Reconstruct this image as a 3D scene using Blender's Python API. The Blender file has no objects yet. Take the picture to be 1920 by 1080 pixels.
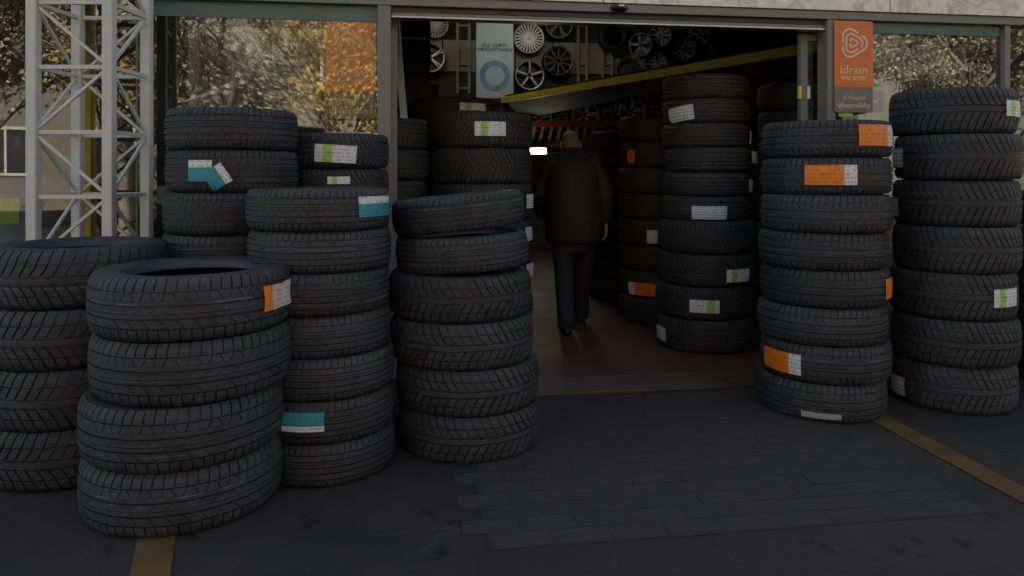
import bpy, bmesh, math, random
from mathutils import Vector, Matrix
R = math.radians
random.seed(7)
sc = bpy.context.scene
# ------------------------------------------------------------------ camera
CH, HZ, F = 1.27, 320.0, 1385.0          # camera height, horizon row, focal length (1920 px picture)
cam = bpy.data.cameras.new('camera'); cam.sensor_width = 36; cam.lens = F / 1920 * 36
cam.shift_y = -(540 - HZ) / 1920; cam.clip_start = .05; cam.clip_end = 600
camo = bpy.data.objects.new('camera', cam); sc.collection.objects.link(camo)
camo.location = (0, 0, CH); camo.rotation_euler = (R(90), 0, 0); sc.camera = camo
# ------------------------------------------------------------------ sky, sun, exposure
SUN_EL, SUN_ROT = R(36), R(-14)
w = bpy.data.worlds.new('World'); sc.world = w; w.use_nodes = True
nt = w.node_tree; bg = nt.nodes['Background']
sky = nt.nodes.new('ShaderNodeTexSky'); sky.sky_type = 'NISHITA'; sky.sun_disc = False
sky.sun_elevation = SUN_EL; sky.sun_rotation = SUN_ROT; sky.dust_density = 2.0
nt.links.new(sky.outputs[0], bg.inputs[0]); bg.inputs[1].default_value = .12
sl = bpy.data.lights.new('sun', 'SUN'); sl.energy = 4.2; sl.angle = R(.53); sl.color = (1, .93, .82)
so = bpy.data.objects.new('sun', sl); sc.collection.objects.link(so)
sd = Vector((math.sin(SUN_ROT) * math.cos(SUN_EL), math.cos(SUN_ROT) * math.cos(SUN_EL), math.sin(SUN_EL)))
so.rotation_euler = sd.to_track_quat('Z', 'Y').to_euler(); so.location = (0, 20, 20)
sc.view_settings.view_transform = 'Standard'; sc.view_settings.look = 'None'
sc.view_settings.gamma = 1; sc.view_settings.exposure = 1.6
sc.view_settings.use_white_balance = True; sc.view_settings.white_balance_temperature = 8200   # shade white balance
# ------------------------------------------------------------------ helpers
COL = sc.collection
def link(o, parent=None):
    COL.objects.link(o)
    if parent: o.parent = parent
    return o
def tag(o, label=None, cat=None, group=None, kind=None):
    if label: o['label'] = label
    if cat: o['category'] = cat
    if group: o['group'] = group
    if kind: o['kind'] = kind
    return o
def thing(name, label, cat, loc=(0, 0, 0), rz=0, group=None):
    o = bpy.data.objects.new(name, None); COL.objects.link(o)
    o.location = loc; o.rotation_euler = (0, 0, rz); o.empty_display_size = .1
    return tag(o, label, cat, group)
class MB:
    def __init__(s): s.v = []; s.f = []; s.uv = None
    def face(s, pts):
        b = len(s.v); s.v += [tuple(p) for p in pts]; s.f.append(tuple(range(b, b + len(pts))))
    def box(s, x0, x1, y0, y1, z0, z1):
        b = len(s.v)
        s.v += [(x0, y0, z0), (x1, y0, z0), (x1, y1, z0), (x0, y1, z0), (x0, y0, z1), (x1, y0, z1), (x1, y1, z1), (x0, y1, z1)]
        s.f += [tuple(b + i for i in q) for q in ((0, 3, 2, 1), (4, 5, 6, 7), (0, 1, 5, 4), (1, 2, 6, 5), (2, 3, 7, 6), (3, 0, 4, 7))]
        return s
    def bar(s, p, q, wd, ht=None, up=(0, 0, 1)):
        p, q = Vector(p), Vector(q); d = (q - p).normalized(); up = Vector(up)
        if abs(d.dot(up)) > .95: up = Vector((0, 1, 0))
        a = d.cross(up).normalized() * wd / 2; c = a.cross(d).normalized() * (ht or wd) / 2
        b = len(s.v)
        for e in (p, q):
            for (i, j) in ((-1, -1), (1, -1), (1, 1), (-1, 1)): s.v.append(tuple(e + a * i + c * j))
        s.f += [tuple(b + i for i in t) for t in ((0, 1, 2, 3), (7, 6, 5, 4), (0, 4, 5, 1), (1, 5, 6, 2), (2, 6, 7, 3), (3, 7, 4, 0))]
        return s
    def tube(s, pts, rad, n=8, cap=True):
        b0 = len(s.v); pts = [Vector(p) for p in pts]
        if not isinstance(rad, (list, tuple)): rad = [rad] * len(pts)
        ref = None
        for i, p in enumerate(pts):
            d = (pts[min(i + 1, len(pts) - 1)] - pts[max(i - 1, 0)]).normalized()
            if ref is None: ref = Vector((1, 0, 0)) if abs(d.x) < .8 else Vector((0, 1, 0))
            a = d.cross(ref).normalized(); c = d.cross(a).normalized(); ref = a.cross(d)
            for k in range(n):
                t = 2 * math.pi * k / n; s.v.append(tuple(p + (a * math.cos(t) + c * math.sin(t)) * rad[i]))
        for i in range(len(pts) - 1):
            for k in range(n):
                k2 = (k + 1) % n; s.f.append((b0 + i * n + k, b0 + i * n + k2, b0 + (i + 1) * n + k2, b0 + (i + 1) * n + k))
        if cap:
            s.f.append(tuple(b0 + k for k in range(n))[::-1]); s.f.append(tuple(b0 + (len(pts) - 1) * n + k for k in range(n)))
        return s
    def rings(s, rs, cap=True):                      # rs: list of equal-length vertex rings
        b0 = len(s.v); n = len(rs[0])
        for r in rs: s.v += [tuple(p) for p in r]
        for i in range(len(rs) - 1):
            for k in range(n):
                k2 = (k + 1) % n; s.f.append((b0 + i * n + k, b0 + i * n + k2, b0 + (i + 1) * n + k2, b0 + (i + 1) * n + k))
        if cap:
            s.f.append(tuple(b0 + k for k in range(n))[::-1]); s.f.append(tuple(b0 + (len(rs) - 1) * n + k for k in range(n)))
        return s
    def lathe(s, prof, n=32, axis='z', closed=False):
        b0 = len(s.v); m = len(prof)
        for k in range(n):
            t = 2 * math.pi * k / n
            for (r, z) in prof:
                s.v.append((r * math.cos(t), r * math.sin(t), z) if axis == 'z' else (r * math.cos(t), z, r * math.sin(t)))
        for k in range(n):
            k2 = (k + 1) % n
            for i in range(m if closed else m - 1):
                j = (i + 1) % m
                q = (b0 + k * m + i, b0 + k2 * m + i, b0 + k2 * m + j, b0 + k * m + j)
                s.f.append(q if axis == 'z' else q[::-1])
        return s
    def mesh(s, name, mat, smooth=False, fix=False):
        me = bpy.data.meshes.new(name); me.from_pydata(s.v, [], s.f); 
        if fix:
            bm = bmesh.new(); bm.from_mesh(me); bmesh.ops.recalc_face_normals(bm, faces=bm.faces); bm.to_mesh(me); bm.free()
        if mat: me.materials.append(mat)
        if smooth: me.shade_smooth()
        me.update(); return me
    def build(s, name, mat, parent=None, smooth=False, loc=None, fix=False):
        o = bpy.data.objects.new(name, s.mesh(name, mat, smooth, fix)); link(o, parent)
        if loc: o.location = loc
        return o
def obj(name, me, parent=None, loc=None, rot=None):
    o = bpy.data.objects.new(name, me); link(o, parent)
    if loc: o.location = loc
    if rot: o.rotation_euler = rot
    return o
def bevel(o, wd=.004, seg=2):
    m = o.modifiers.new('bevel', 'BEVEL'); m.width = wd; m.segments = seg; m.limit_method = 'ANGLE'; return o
def baked(o):                                        # modifiers -> plain mesh
    dg = bpy.context.evaluated_depsgraph_get(); me = bpy.data.meshes.new_from_object(o.evaluated_get(dg))
    return me
# ------------------------------------------------------------------ materials
def mat(name, col, rough=.6, metal=0, var=.12, vscale=6, bump=0, bscale=60, spec=.5, dust=0, dustcol=(.3, .28, .26), coord='Object', emit=None, estr=0):
    m = bpy.data.materials.new(name); m.use_nodes = True; n = m.node_tree.nodes; l = m.node_tree.links
    b = n['Principled BSDF']; b.inputs['Roughness'].default_value = rough; b.inputs['Metallic'].default_value = metal
    b.inputs['Specular IOR Level'].default_value = spec
    tc = n.new('ShaderNodeTexCoord')
    no = n.new('ShaderNodeTexNoise'); no.inputs['Scale'].default_value = vscale; no.inputs['Detail'].default_value = 6
    l.new(tc.outputs[coord], no.inputs['Vector'])
    mr = n.new('ShaderNodeMapRange'); mr.inputs[1].default_value = .3; mr.inputs[2].default_value = .7
    mr.inputs[3].default_value = 1 - var; mr.inputs[4].default_value = 1 + var
    l.new(no.outputs['Fac'], mr.inputs[0])
    mx = n.new('ShaderNodeMix'); mx.data_type = 'RGBA'; mx.blend_type = 'MULTIPLY'; mx.inputs[0].default_value = 1
    mx.inputs[6].default_value = (*col, 1); l.new(mr.outputs[0], mx.inputs[7])
    out = mx.outputs[2]
    if dust:
        n2 = n.new('ShaderNodeTexNoise'); n2.inputs['Scale'].default_value = vscale * .6; n2.inputs['Detail'].default_value = 9; n2.inputs['Roughness'].default_value = .7
        l.new(tc.outputs[coord], n2.inputs['Vector'])
        r2 = n.new('ShaderNodeMapRange'); r2.inputs[1].default_value = .48; r2.inputs[2].default_value = .8; r2.inputs[4].default_value = dust
        l.new(n2.outputs['Fac'], r2.inputs[0])
        m2 = n.new('ShaderNodeMix'); m2.data_type = 'RGBA'; l.new(r2.outputs[0], m2.inputs[0]); l.new(out, m2.inputs[6]); m2.inputs[7].default_value = (*dustcol, 1)
        out = m2.outputs[2]
    l.new(out, b.inputs['Base Color'])
    rr = n.new('ShaderNodeMapRange'); rr.inputs[1].default_value = .3; rr.inputs[2].default_value = .7
    rr.inputs[3].default_value = max(rough - .08, .02); rr.inputs[4].default_value = min(rough + .1, 1)
    l.new(no.outputs['Fac'], rr.inputs[0]); l.new(rr.outputs[0], b.inputs['Roughness'])
    if bump:
        n3 = n.new('ShaderNodeTexNoise'); n3.inputs['Scale'].default_value = bscale; n3.inputs['Detail'].default_value = 5
        l.new(tc.outputs[coord], n3.inputs['Vector'])
        bp = n.new('ShaderNodeBump'); bp.inputs['Strength'].default_value = bump; bp.inputs['Distance'].default_value = .01
        l.new(n3.outputs['Fac'], bp.inputs['Height']); l.new(bp.outputs[0], b.inputs['Normal'])
    if emit:
        b.inputs['Emission Color'].default_value = (*emit, 1); b.inputs['Emission Strength'].default_value = estr
    return m
M = {}
M['tread'] = mat('rubber_tread', (.031, .0325, .039), .6, var=.3, vscale=9, bump=.35, bscale=260, dust=.18, dustcol=(.12, .115, .115), spec=.45)
M['side'] = mat('rubber_sidewall', (.026, .0275, .035), .48, var=.2, vscale=7, bump=.12, bscale=180, dust=.12, dustcol=(.12, .115, .12), spec=.5)
M['tread2'] = mat('rubber_tread_new', (.03, .03, .032), .66, var=.25, vscale=9, bump=.35, bscale=260, dust=.1, dustcol=(.09, .085, .08), spec=.4)
M['side2'] = mat('rubber_sidewall_new', (.027, .027, .03), .55, var=.2, vscale=7, bump=.1, bscale=180, spec=.45)
M['frame'] = mat('grey_aluminium', (.19, .185, .18), .45, metal=.0, var=.08, vscale=3, bump=.03)
M['rail'] = mat('bare_aluminium', (.5, .5, .5), .35, metal=.9, var=.1)
M['black'] = mat('black_plastic', (.014, .014, .015), .35, var=.1)
M['dark'] = mat('dark_paint', (.035, .033, .032), .6, var=.2, vscale=2)
M['stone'] = None
M['white'] = mat('white_paint', (.56, .57, .55), .45, var=.1, vscale=4, bump=.05, bscale=40, dust=.25, dustcol=(.5, .48, .42))
M['cream'] = mat('cream_paint', (.48, .41, .31), .7, var=.1, vscale=2)
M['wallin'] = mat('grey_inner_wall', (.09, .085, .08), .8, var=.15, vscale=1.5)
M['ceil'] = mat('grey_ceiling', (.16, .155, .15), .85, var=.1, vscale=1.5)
M['yellow'] = mat('yellow_paint', (.78, .64, .04), .5, var=.15, vscale=8, dust=.2, dustcol=(.2, .17, .05))
M['brown'] = mat('brown_wood', (.17, .10, .05), .6, var=.25)
M['red'] = mat('red_paint', (.15, .022, .014), .5, var=.2)
M['silver'] = mat('machined_alloy', (.5, .5, .51), .33, metal=.8, var=.08)
M['rimblack'] = mat('black_alloy', (.02, .02, .022), .3, metal=.3, var=.1)
M['gun'] = mat('gunmetal_alloy', (.16, .16, .17), .35, metal=.7, var=.1)
M['orange'] = mat('orange_sign', (.74, .17, .035), .45, var=.04, vscale=3)
M['faded'] = mat('faded_orange_sheet', (.86, .31, .11), .5, var=.06, vscale=3)  # sign orange painted lighter to make up for dimming behind the glass
M['taupe'] = mat('taupe_sign', (.20, .165, .14), .5, var=.05)
M['ivory'] = mat('ivory_print', (.70, .58, .47), .5, var=.03)
M['teal'] = mat('teal_film', (.07, .15, .155), .35, var=.25, vscale=2)
M['blue'] = mat('blue_card', (.10, .14, .42), .5, var=.08)
M['green'] = mat('green_card', (.36, .58, .16), .5, var=.08)
M['paper'] = mat('white_card', (.75, .76, .76), .5, var=.05)
M['banner'] = mat('pale_blue_banner', (.46, .56, .64), .5, var=.1, vscale=2)
M['bluering'] = mat('blue_print', (.16, .32, .47), .5, var=.35, vscale=5)
M['ink'] = mat('dark_print', (.05, .05, .06), .5)
M['drum'] = mat('blue_plastic', (.05, .15, .33), .4, var=.1)
M['skin'] = mat('skin', (.46, .22, .15), .5, var=.12, vscale=14, bump=.1, bscale=90)
M['hair'] = mat('grey_hair', (.14, .11, .095), .7, var=.3, vscale=60)
M['jacket'] = mat('black_jacket', (.010, .009, .009), .75, var=.2, vscale=7, bump=.5, bscale=9)
M['trousers'] = mat('navy_trousers', (.015, .016, .021), .8, var=.2, vscale=7, bump=.4, bscale=10)
M['shoe'] = mat('black_leather', (.015, .014, .014), .35, var=.2)
M['bark'] = mat('bark', (.30, .275, .25), .85, var=.35, vscale=8)
M['leaf_y'] = mat('yellow_leaves', (.50, .34, .11), .6, var=.45, vscale=1.1)
M['leaf_o'] = mat('orange_leaves', (.46, .25, .09), .6, var=.45, vscale=1.1)
M['leaf_g'] = mat('dull_green_leaves', (.27, .27, .20), .6, var=.5, vscale=1.1)
M['leaf_p'] = mat('pale_dry_leaves', (.45, .43, .37), .65, var=.5, vscale=1.1)
M['plaster'] = mat('pink_grey_stone', (.22, .205, .19), .85, var=.18, vscale=.8, bump=.2, bscale=4)
M['plaster2'] = mat('grey_plaster', (.28, .28, .27), .85, var=.18, vscale=.8, bump=.2, bscale=4)
M['winframe'] = mat('white_window_frame', (.6, .6, .58), .5)
M['lamp2'] = mat('lit_ceiling_tube', (.9, .9, .9), .5, emit=(.93, .97, 1), estr=6)  # glow for the added, unseen ceiling lamps
M['lamp'] = mat('lit_tube', (.9, .9, .9), .5, emit=(.93, .97, 1), estr=11)

def glass_mat():
    m = bpy.data.materials.new('window_glass'); m.use_nodes = True; n = m.node_tree.nodes; l = m.node_tree.links
    n.remove(n['Principled BSDF'])
    tr = n.new('ShaderNodeBsdfTransparent'); tr.inputs[0].default_value = (.93, .96, .95, 1)
    gl = n.new('ShaderNodeBsdfGlossy'); gl.inputs['Roughness'].default_value = .0; gl.inputs[0].default_value = (.95, 1, .98, 1)
    fr = n.new('ShaderNodeFresnel'); fr.inputs[0].default_value = 1.5
    tc = n.new('ShaderNodeTexCoord'); no = n.new('ShaderNodeTexNoise'); no.inputs['Scale'].default_value = 1.3; no.inputs['Detail'].default_value = 1
    l.new(tc.outputs['Object'], no.inputs['Vector'])
    bp = n.new('ShaderNodeBump'); bp.inputs['Strength'].default_value = .06; bp.inputs['Distance'].default_value = .02
    l.new(no.outputs['Fac'], bp.inputs['Height']); l.new(bp.outputs[0], gl.inputs['Normal'])
    mx = n.new('ShaderNodeMixShader'); mul = n.new('ShaderNodeMath'); mul.operation = 'MULTIPLY'; mul.inputs[1].default_value = 3.0
    l.new(fr.outputs[0], mul.inputs[0]); l.new(mul.outputs[0], mx.inputs[0]); l.new(tr.outputs[0], mx.inputs[1]); l.new(gl.outputs[0], mx.inputs[2])
    l.new(mx.outputs[0], n['Material Output'].inputs[0]); return m
M['glass'] = glass_mat()
cgm = bpy.data.materials.new('clear_glass_back'); cgm.use_nodes = True; cn = cgm.node_tree.nodes; cn.remove(cn['Principled BSDF']); ct = cn.new('ShaderNodeBsdfTransparent'); ct.inputs[0].default_value = (.98, .99, .985, 1); cgm.node_tree.links.new(ct.outputs[0], cn['Material Output'].inputs[0])
def pane(x0, x1, y0, y1, z0, z1, parent):
    o = MB().box(x0, x1, y0, y1, z0, z1).build('glass_pane', M['glass'], parent); o.data.materials.append(cgm)
    for k, pl in enumerate(o.data.polygons): pl.material_index = 0 if k == 2 else 1
    return o
def stone_mat():
    m = mat('polished_pale_stone', (.42, .40, .36), .12, var=.1, vscale=1.5, spec=.6)
    n = m.node_tree.nodes; l = m.node_tree.links; b = n['Principled BSDF']
    tc = n.new('ShaderNodeTexCoord'); wv = n.new('ShaderNodeTexNoise'); wv.inputs['Scale'].default_value = 5; wv.inputs['Detail'].default_value = 12; wv.inputs['Roughness'].default_value = .7; wv.inputs['Distortion'].default_value = 1.6
    l.new(tc.outputs['Object'], wv.inputs['Vector'])
    cr = n.new('ShaderNodeValToRGB'); e = cr.color_ramp.elements
    e[0].position = .40; e[0].color = (.50, .48, .45, 1); e[1].position = .6; e[1].color = (.78, .76, .70, 1)
    x = e.new(.5); x.color = (.73, .70, .64, 1)
    l.new(wv.outputs['Fac'], cr.inputs[0]); l.new(cr.outputs[0], b.inputs['Base Color']); return m
M['stone'] = stone_mat()
def asphalt_mat():
    m = bpy.data.materials.new('worn_asphalt'); m.use_nodes = True; n = m.node_tree.nodes; l = m.node_tree.links; b = n['Principled BSDF']
    tc = n.new('ShaderNodeTexCoord')
    def noise(s, d=6, r=.6):
        x = n.new('ShaderNodeTexNoise'); x.inputs['Scale'].default_value = s; x.inputs['Detail'].default_value = d; x.inputs['Roughness'].default_value = r
        l.new(tc.outputs['Object'], x.inputs['Vector']); return x
    big = noise(.9, 8); fine = noise(120, 3); spots = noise(5, 3)
    cr = n.new('ShaderNodeValToRGB'); e = cr.color_ramp.elements
    e[0].position = .36; e[0].color = (.027, .0235, .0215, 1); e[1].position = .64; e[1].color = (.046, .038, .033, 1)
    l.new(big.outputs['Fac'], cr.inputs[0])
    sp = n.new('ShaderNodeMapRange'); sp.inputs[1].default_value = .63; sp.inputs[2].default_value = .68; sp.inputs[3].default_value = 1; sp.inputs[4].default_value = .45
    l.new(spots.outputs['Fac'], sp.inputs[0])
    g = n.new('ShaderNodeMapRange'); g.inputs[3].default_value = .55; g.inputs[4].default_value = 1.45; l.new(fine.outputs['Fac'], g.inputs[0])
    # filled cracks: pale dusty lines along cell borders
    wob = noise(2.2, 3); va = n.new('ShaderNodeVectorMath'); va.operation = 'MULTIPLY_ADD'
    l.new(wob.outputs['Color'], va.inputs[0]); va.inputs[1].default_value = (.35, .35, 0); l.new(tc.outputs['Object'], va.inputs[2])
    vo = n.new('ShaderNodeTexVoronoi'); vo.feature = 'DISTANCE_TO_EDGE'; vo.inputs['Scale'].default_value = 1.7; l.new(va.outputs[0], vo.inputs['Vector'])
    ck = n.new('ShaderNodeMapRange'); ck.inputs[1].default_value = .004; ck.inputs[2].default_value = .016; ck.inputs[3].default_value = .45; ck.inputs[4].default_value = 0
    l.new(vo.outputs['Distance'], ck.inputs[0])
    msk = noise(.7, 2); mm = n.new('ShaderNodeMapRange'); mm.inputs[1].default_value = .45; mm.inputs[2].default_value = .6; l.new(msk.outputs['Fac'], mm.inputs[0])
    cm = n.new('ShaderNodeMath'); cm.operation = 'MULTIPLY'; l.new(ck.outputs[0], cm.inputs[0]); l.new(mm.outputs[0], cm.inputs[1])
    m1 = n.new('ShaderNodeMix'); m1.data_type = 'RGBA'; m1.blend_type = 'MULTIPLY'; m1.inputs[0].default_value = 1; l.new(cr.outputs[0], m1.inputs[6]); l.new(sp.outputs[0], m1.inputs[7])
    m2 = n.new('ShaderNodeMix'); m2.data_type = 'RGBA'; m2.blend_type = 'MULTIPLY'; m2.inputs[0].default_value = 1; l.new(m1.outputs[2], m2.inputs[6]); l.new(g.outputs[0], m2.inputs[7])
    m3 = n.new('ShaderNodeMix'); m3.data_type = 'RGBA'; l.new(cm.outputs[0], m3.inputs[0]); l.new(m2.outputs[2], m3.inputs[6]); m3.inputs[7].default_value = (.065, .059, .056, 1)
    # pale specks of grit
    gr = noise(38, 1); gm = n.new('ShaderNodeMapRange'); gm.inputs[1].default_value = .77; gm.inputs[2].default_value = .8; gm.inputs[4].default_value = .6; l.new(gr.outputs['Fac'], gm.inputs[0])
    m4 = n.new('ShaderNodeMix'); m4.data_type = 'RGBA'; l.new(gm.outputs[0], m4.inputs[0]); l.new(m3.outputs[2], m4.inputs[6]); m4.inputs[7].default_value = (.2, .19, .18, 1)
    l.new(m4.outputs[2], b.inputs['Base Color']); b.inputs['Roughness'].default_value = .85; b.inputs['Specular IOR Level'].default_value = .3
    bp = n.new('ShaderNodeBump'); bp.inputs['Strength'].default_value = .6; bp.inputs['Distance'].default_value = .004
    l.new(fine.outputs['Fac'], bp.inputs['Height']); l.new(bp.outputs[0], b.inputs['Normal']); return m
M['asphalt'] = asphalt_mat()
M['brick'] = mat('worn_paving_brick', (.037, .031, .027), .85, var=.3, vscale=3, bump=.4, bscale=70, dust=.35, dustcol=(.07, .062, .055), coord='Generated')
M['joint'] = mat('paving_joint', (.029, .025, .0225), .95, var=.3, vscale=9)
M['tilefloor'] = mat('brown_tile', (.088, .042, .028), .52, var=.2, vscale=2.5, bump=.05, dust=.2, dustcol=(.09, .07, .06))
M['linepaint'] = mat('worn_yellow_line', (.115, .058, .008), .75, var=.35, vscale=7, bump=.5, bscale=120, dust=.75, dustcol=(.06, .045, .03))
def random_tint(m, lo, hi):                          # each object of a set its own shade
    n = m.node_tree.nodes; l = m.node_tree.links; b = n['Principled BSDF']
    src = b.inputs['Base Color'].links[0].from_socket
    oi = n.new('ShaderNodeObjectInfo'); mr = n.new('ShaderNodeMapRange'); mr.inputs[3].default_value = lo; mr.inputs[4].default_value = hi
    l.new(oi.outputs['Random'], mr.inputs[0]); mx = n.new('ShaderNodeMix'); mx.data_type = 'RGBA'; mx.blend_type = 'MULTIPLY'; mx.inputs[0].default_value = 1
    l.new(src, mx.inputs[6]); l.new(mr.outputs[0], mx.inputs[7]); l.new(mx.outputs[2], b.inputs['Base Color'])
def stripe(m):                                       # maker's faint paint line round some treads
    n = m.node_tree.nodes; l = m.node_tree.links; b = n['Principled BSDF']; src = b.inputs['Base Color'].links[0].from_socket
    def mth(op, a, b_=None):
        x = n.new('ShaderNodeMath'); x.operation = op
        for k, q in enumerate((a, b_)):
            if q is None: continue
            if isinstance(q, (int, float)): x.inputs[k].default_value = q
            else: l.new(q, x.inputs[k])
        return x.outputs[0]
    oi = n.new('ShaderNodeObjectInfo'); tc = n.new('ShaderNodeTexCoord'); sp = n.new('ShaderNodeSeparateXYZ'); l.new(tc.outputs['Object'], sp.inputs[0])
    rnd = oi.outputs['Random']; r2 = mth('FRACT', mth('MULTIPLY', rnd, 17.3)); r3 = mth('FRACT', mth('MULTIPLY', rnd, 41.7))
    line = mth('LESS_THAN', mth('ABSOLUTE', mth('SUBTRACT', sp.outputs[2], mth('SUBTRACT', mth('MULTIPLY', r2, .12), .06))), .0022)
    no = n.new('ShaderNodeTexNoise'); no.inputs['Scale'].default_value = 11; no.inputs['Detail'].default_value = 6; l.new(tc.outputs['Object'], no.inputs['Vector'])
    fac = mth('MULTIPLY', mth('MULTIPLY', line, mth('GREATER_THAN', r3, .45)), mth('MULTIPLY', mth('GREATER_THAN', no.outputs['Fac'], .5), .75))
    mx = n.new('ShaderNodeMix'); mx.data_type = 'RGBA'; l.new(fac, mx.inputs[0]); l.new(src, mx.inputs[6]); mx.inputs[7].default_value = (.115, .125, .17, 1); l.new(mx.outputs[2], b.inputs['Base Color'])
stripe(M['tread']); stripe(M['tread2'])
def specks(m, fac, scale=75):
    n = m.node_tree.nodes; l = m.node_tree.links; b = n['Principled BSDF']; src = b.inputs['Base Color'].links[0].from_socket
    tc = n.new('ShaderNodeTexCoord'); oi = n.new('ShaderNodeObjectInfo'); mp = n.new('ShaderNodeVectorMath'); mp.operation = 'ADD'; l.new(tc.outputs['Object'], mp.inputs[0]); l.new(oi.outputs['Random'], mp.inputs[1])
    a = n.new('ShaderNodeTexNoise'); a.inputs['Scale'].default_value = scale; a.inputs['Detail'].default_value = 4; l.new(mp.outputs[0], a.inputs['Vector'])
    c = n.new('ShaderNodeTexNoise'); c.inputs['Scale'].default_value = 4.5; c.inputs['Detail'].default_value = 4; l.new(mp.outputs[0], c.inputs['Vector'])
    r1 = n.new('ShaderNodeMapRange'); r1.inputs[1].default_value = .58; r1.inputs[2].default_value = .72; l.new(a.outputs['Fac'], r1.inputs[0])
    r2 = n.new('ShaderNodeMapRange'); r2.inputs[1].default_value = .45; r2.inputs[2].default_value = .68; r2.inputs[4].default_value = fac; l.new(c.outputs['Fac'], r2.inputs[0])
    mu = n.new('ShaderNodeMath'); mu.operation = 'MULTIPLY'; l.new(r1.outputs[0], mu.inputs[0]); l.new(r2.outputs[0], mu.inputs[1])
    mx = n.new('ShaderNodeMix'); mx.data_type = 'RGBA'; l.new(mu.outputs[0], mx.inputs[0]); l.new(src, mx.inputs[6]); mx.inputs[7].default_value = (.17, .165, .165, 1); l.new(mx.outputs[2], b.inputs['Base Color'])
specks(M['tread'], .7); specks(M['tread2'], .4); specks(M['side'], .35)
random_tint(M['brick'], .92, 1.08); random_tint(M['tread'], .8, 1.2); random_tint(M['side'], .8, 1.2)
def sticker_mat(name, stops, axis='x', ink=(.08, .08, .1), inkfac=.7, thr=.5, freq=(30, 3)):
    m = bpy.data.materials.new(name); m.use_nodes = True; n = m.node_tree.nodes; l = m.node_tree.links; b = n['Principled BSDF']
    uv = n.new('ShaderNodeUVMap'); sp = n.new('ShaderNodeSeparateXYZ'); l.new(uv.outputs[0], sp.inputs[0])
    cr = n.new('ShaderNodeValToRGB'); cr.color_ramp.interpolation = 'CONSTANT'; e = cr.color_ramp.elements
    e[0].position = stops[0][0]; e[0].color = (*stops[0][1], 1); e[1].position = stops[1][0]; e[1].color = (*stops[1][1], 1)
    for p, c in stops[2:]: x = e.new(p); x.color = (*c, 1)
    l.new(sp.outputs['X' if axis == 'x' else 'Y'], cr.inputs[0])
    mp = n.new('ShaderNodeMapping'); mp.inputs['Scale'].default_value = (*freq, 1); l.new(uv.outputs[0], mp.inputs[0])
    no = n.new('ShaderNodeTexNoise'); no.inputs['Scale'].default_value = 1; no.inputs['Detail'].default_value = 3; l.new(mp.outputs[0], no.inputs['Vector'])
    ln = n.new('ShaderNodeMath'); ln.operation = 'MULTIPLY'; ln.inputs[1].default_value = 5.0; l.new(sp.outputs['Y'], ln.inputs[0])
    lf = n.new('ShaderNodeMath'); lf.operation = 'FRACT'; l.new(ln.outputs[0], lf.inputs[0]); lg = n.new('ShaderNodeMath'); lg.operation = 'GREATER_THAN'; lg.inputs[1].default_value = .42; l.new(lf.outputs[0], lg.inputs[0])
    mr = n.new('ShaderNodeMapRange'); mr.inputs[1].default_value = thr; mr.inputs[2].default_value = thr + .04; mr.inputs[4].default_value = inkfac; l.new(no.outputs['Fac'], mr.inputs[0])
    ml = n.new('ShaderNodeMath'); ml.operation = 'MULTIPLY'; l.new(mr.outputs[0], ml.inputs[0]); l.new(lg.outputs[0], ml.inputs[1])
    mx = n.new('ShaderNodeMix'); mx.data_type = 'RGBA'; l.new(ml.outputs[0], mx.inputs[0]); l.new(cr.outputs[0], mx.inputs[6]); mx.inputs[7].default_value = (*ink, 1)
    l.new(mx.outputs[2], b.inputs['Base Color']); b.inputs['Roughness'].default_value = .45; return m
Wt, Gn, Or, Tl = (.72, .73, .74), (.33, .62, .12), (.85, .22, .02), (.02, .27, .36)
ST = {
 'orange': sticker_mat('orange_sticker', [(0, Or), (.74, Wt)], ink=(.35, .10, .02), inkfac=.55, thr=.49),
 'orange_r': sticker_mat('orange_sticker_flip', [(0, Wt), (.25, Or)], ink=(.35, .10, .02), inkfac=.55, thr=.49),
 'torn': sticker_mat('torn_sticker', [(0, Or), (.22, (.62, .5, .46)), (.5, (.62, .6, .6))], ink=(.6, .2, .08), inkfac=.6, thr=.49, freq=(9, 6)),
 'teal': sticker_mat('teal_sticker', [(0, Tl), (.66, Wt)], 'y', ink=(.03, .10, .16), inkfac=.5, thr=.49, freq=(12, 9)),
 'teal_b': sticker_mat('teal_sticker_low', [(0, Wt), (.28, Tl)], 'y', ink=(.03, .10, .16), inkfac=.5, thr=.49, freq=(12, 9)),
 'green': sticker_mat('green_sticker', [(0, Wt), (.2, Gn), (.42, Wt)], thr=.49, inkfac=.5),
 'green_r': sticker_mat('green_sticker_flip', [(0, Wt), (.6, Gn), (.85, Wt)], thr=.49, inkfac=.5),
 'white': sticker_mat('white_sticker', [(0, Wt), (.9, (.6, .6, .6))], thr=.49, inkfac=.75, freq=(22, 14)),
 'cream': sticker_mat('cream_sticker', [(0, (.62, .5, .3)), (.9, (.62, .5, .3))], thr=.49, inkfac=.4),
 'grey': sticker_mat('grey_sticker', [(0, (.4, .4, .38)), (.9, (.4, .4, .38))], thr=.5, inkfac=.8, freq=(26, 4)),
 'orange_only': sticker_mat('plain_orange_sticker', [(0, Or), (.9, Or)], ink=(.35, .10, .02), inkfac=.5, thr=.49),
}
for m in ('side', 'tread', 'side2', 'tread2'): pass
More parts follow.
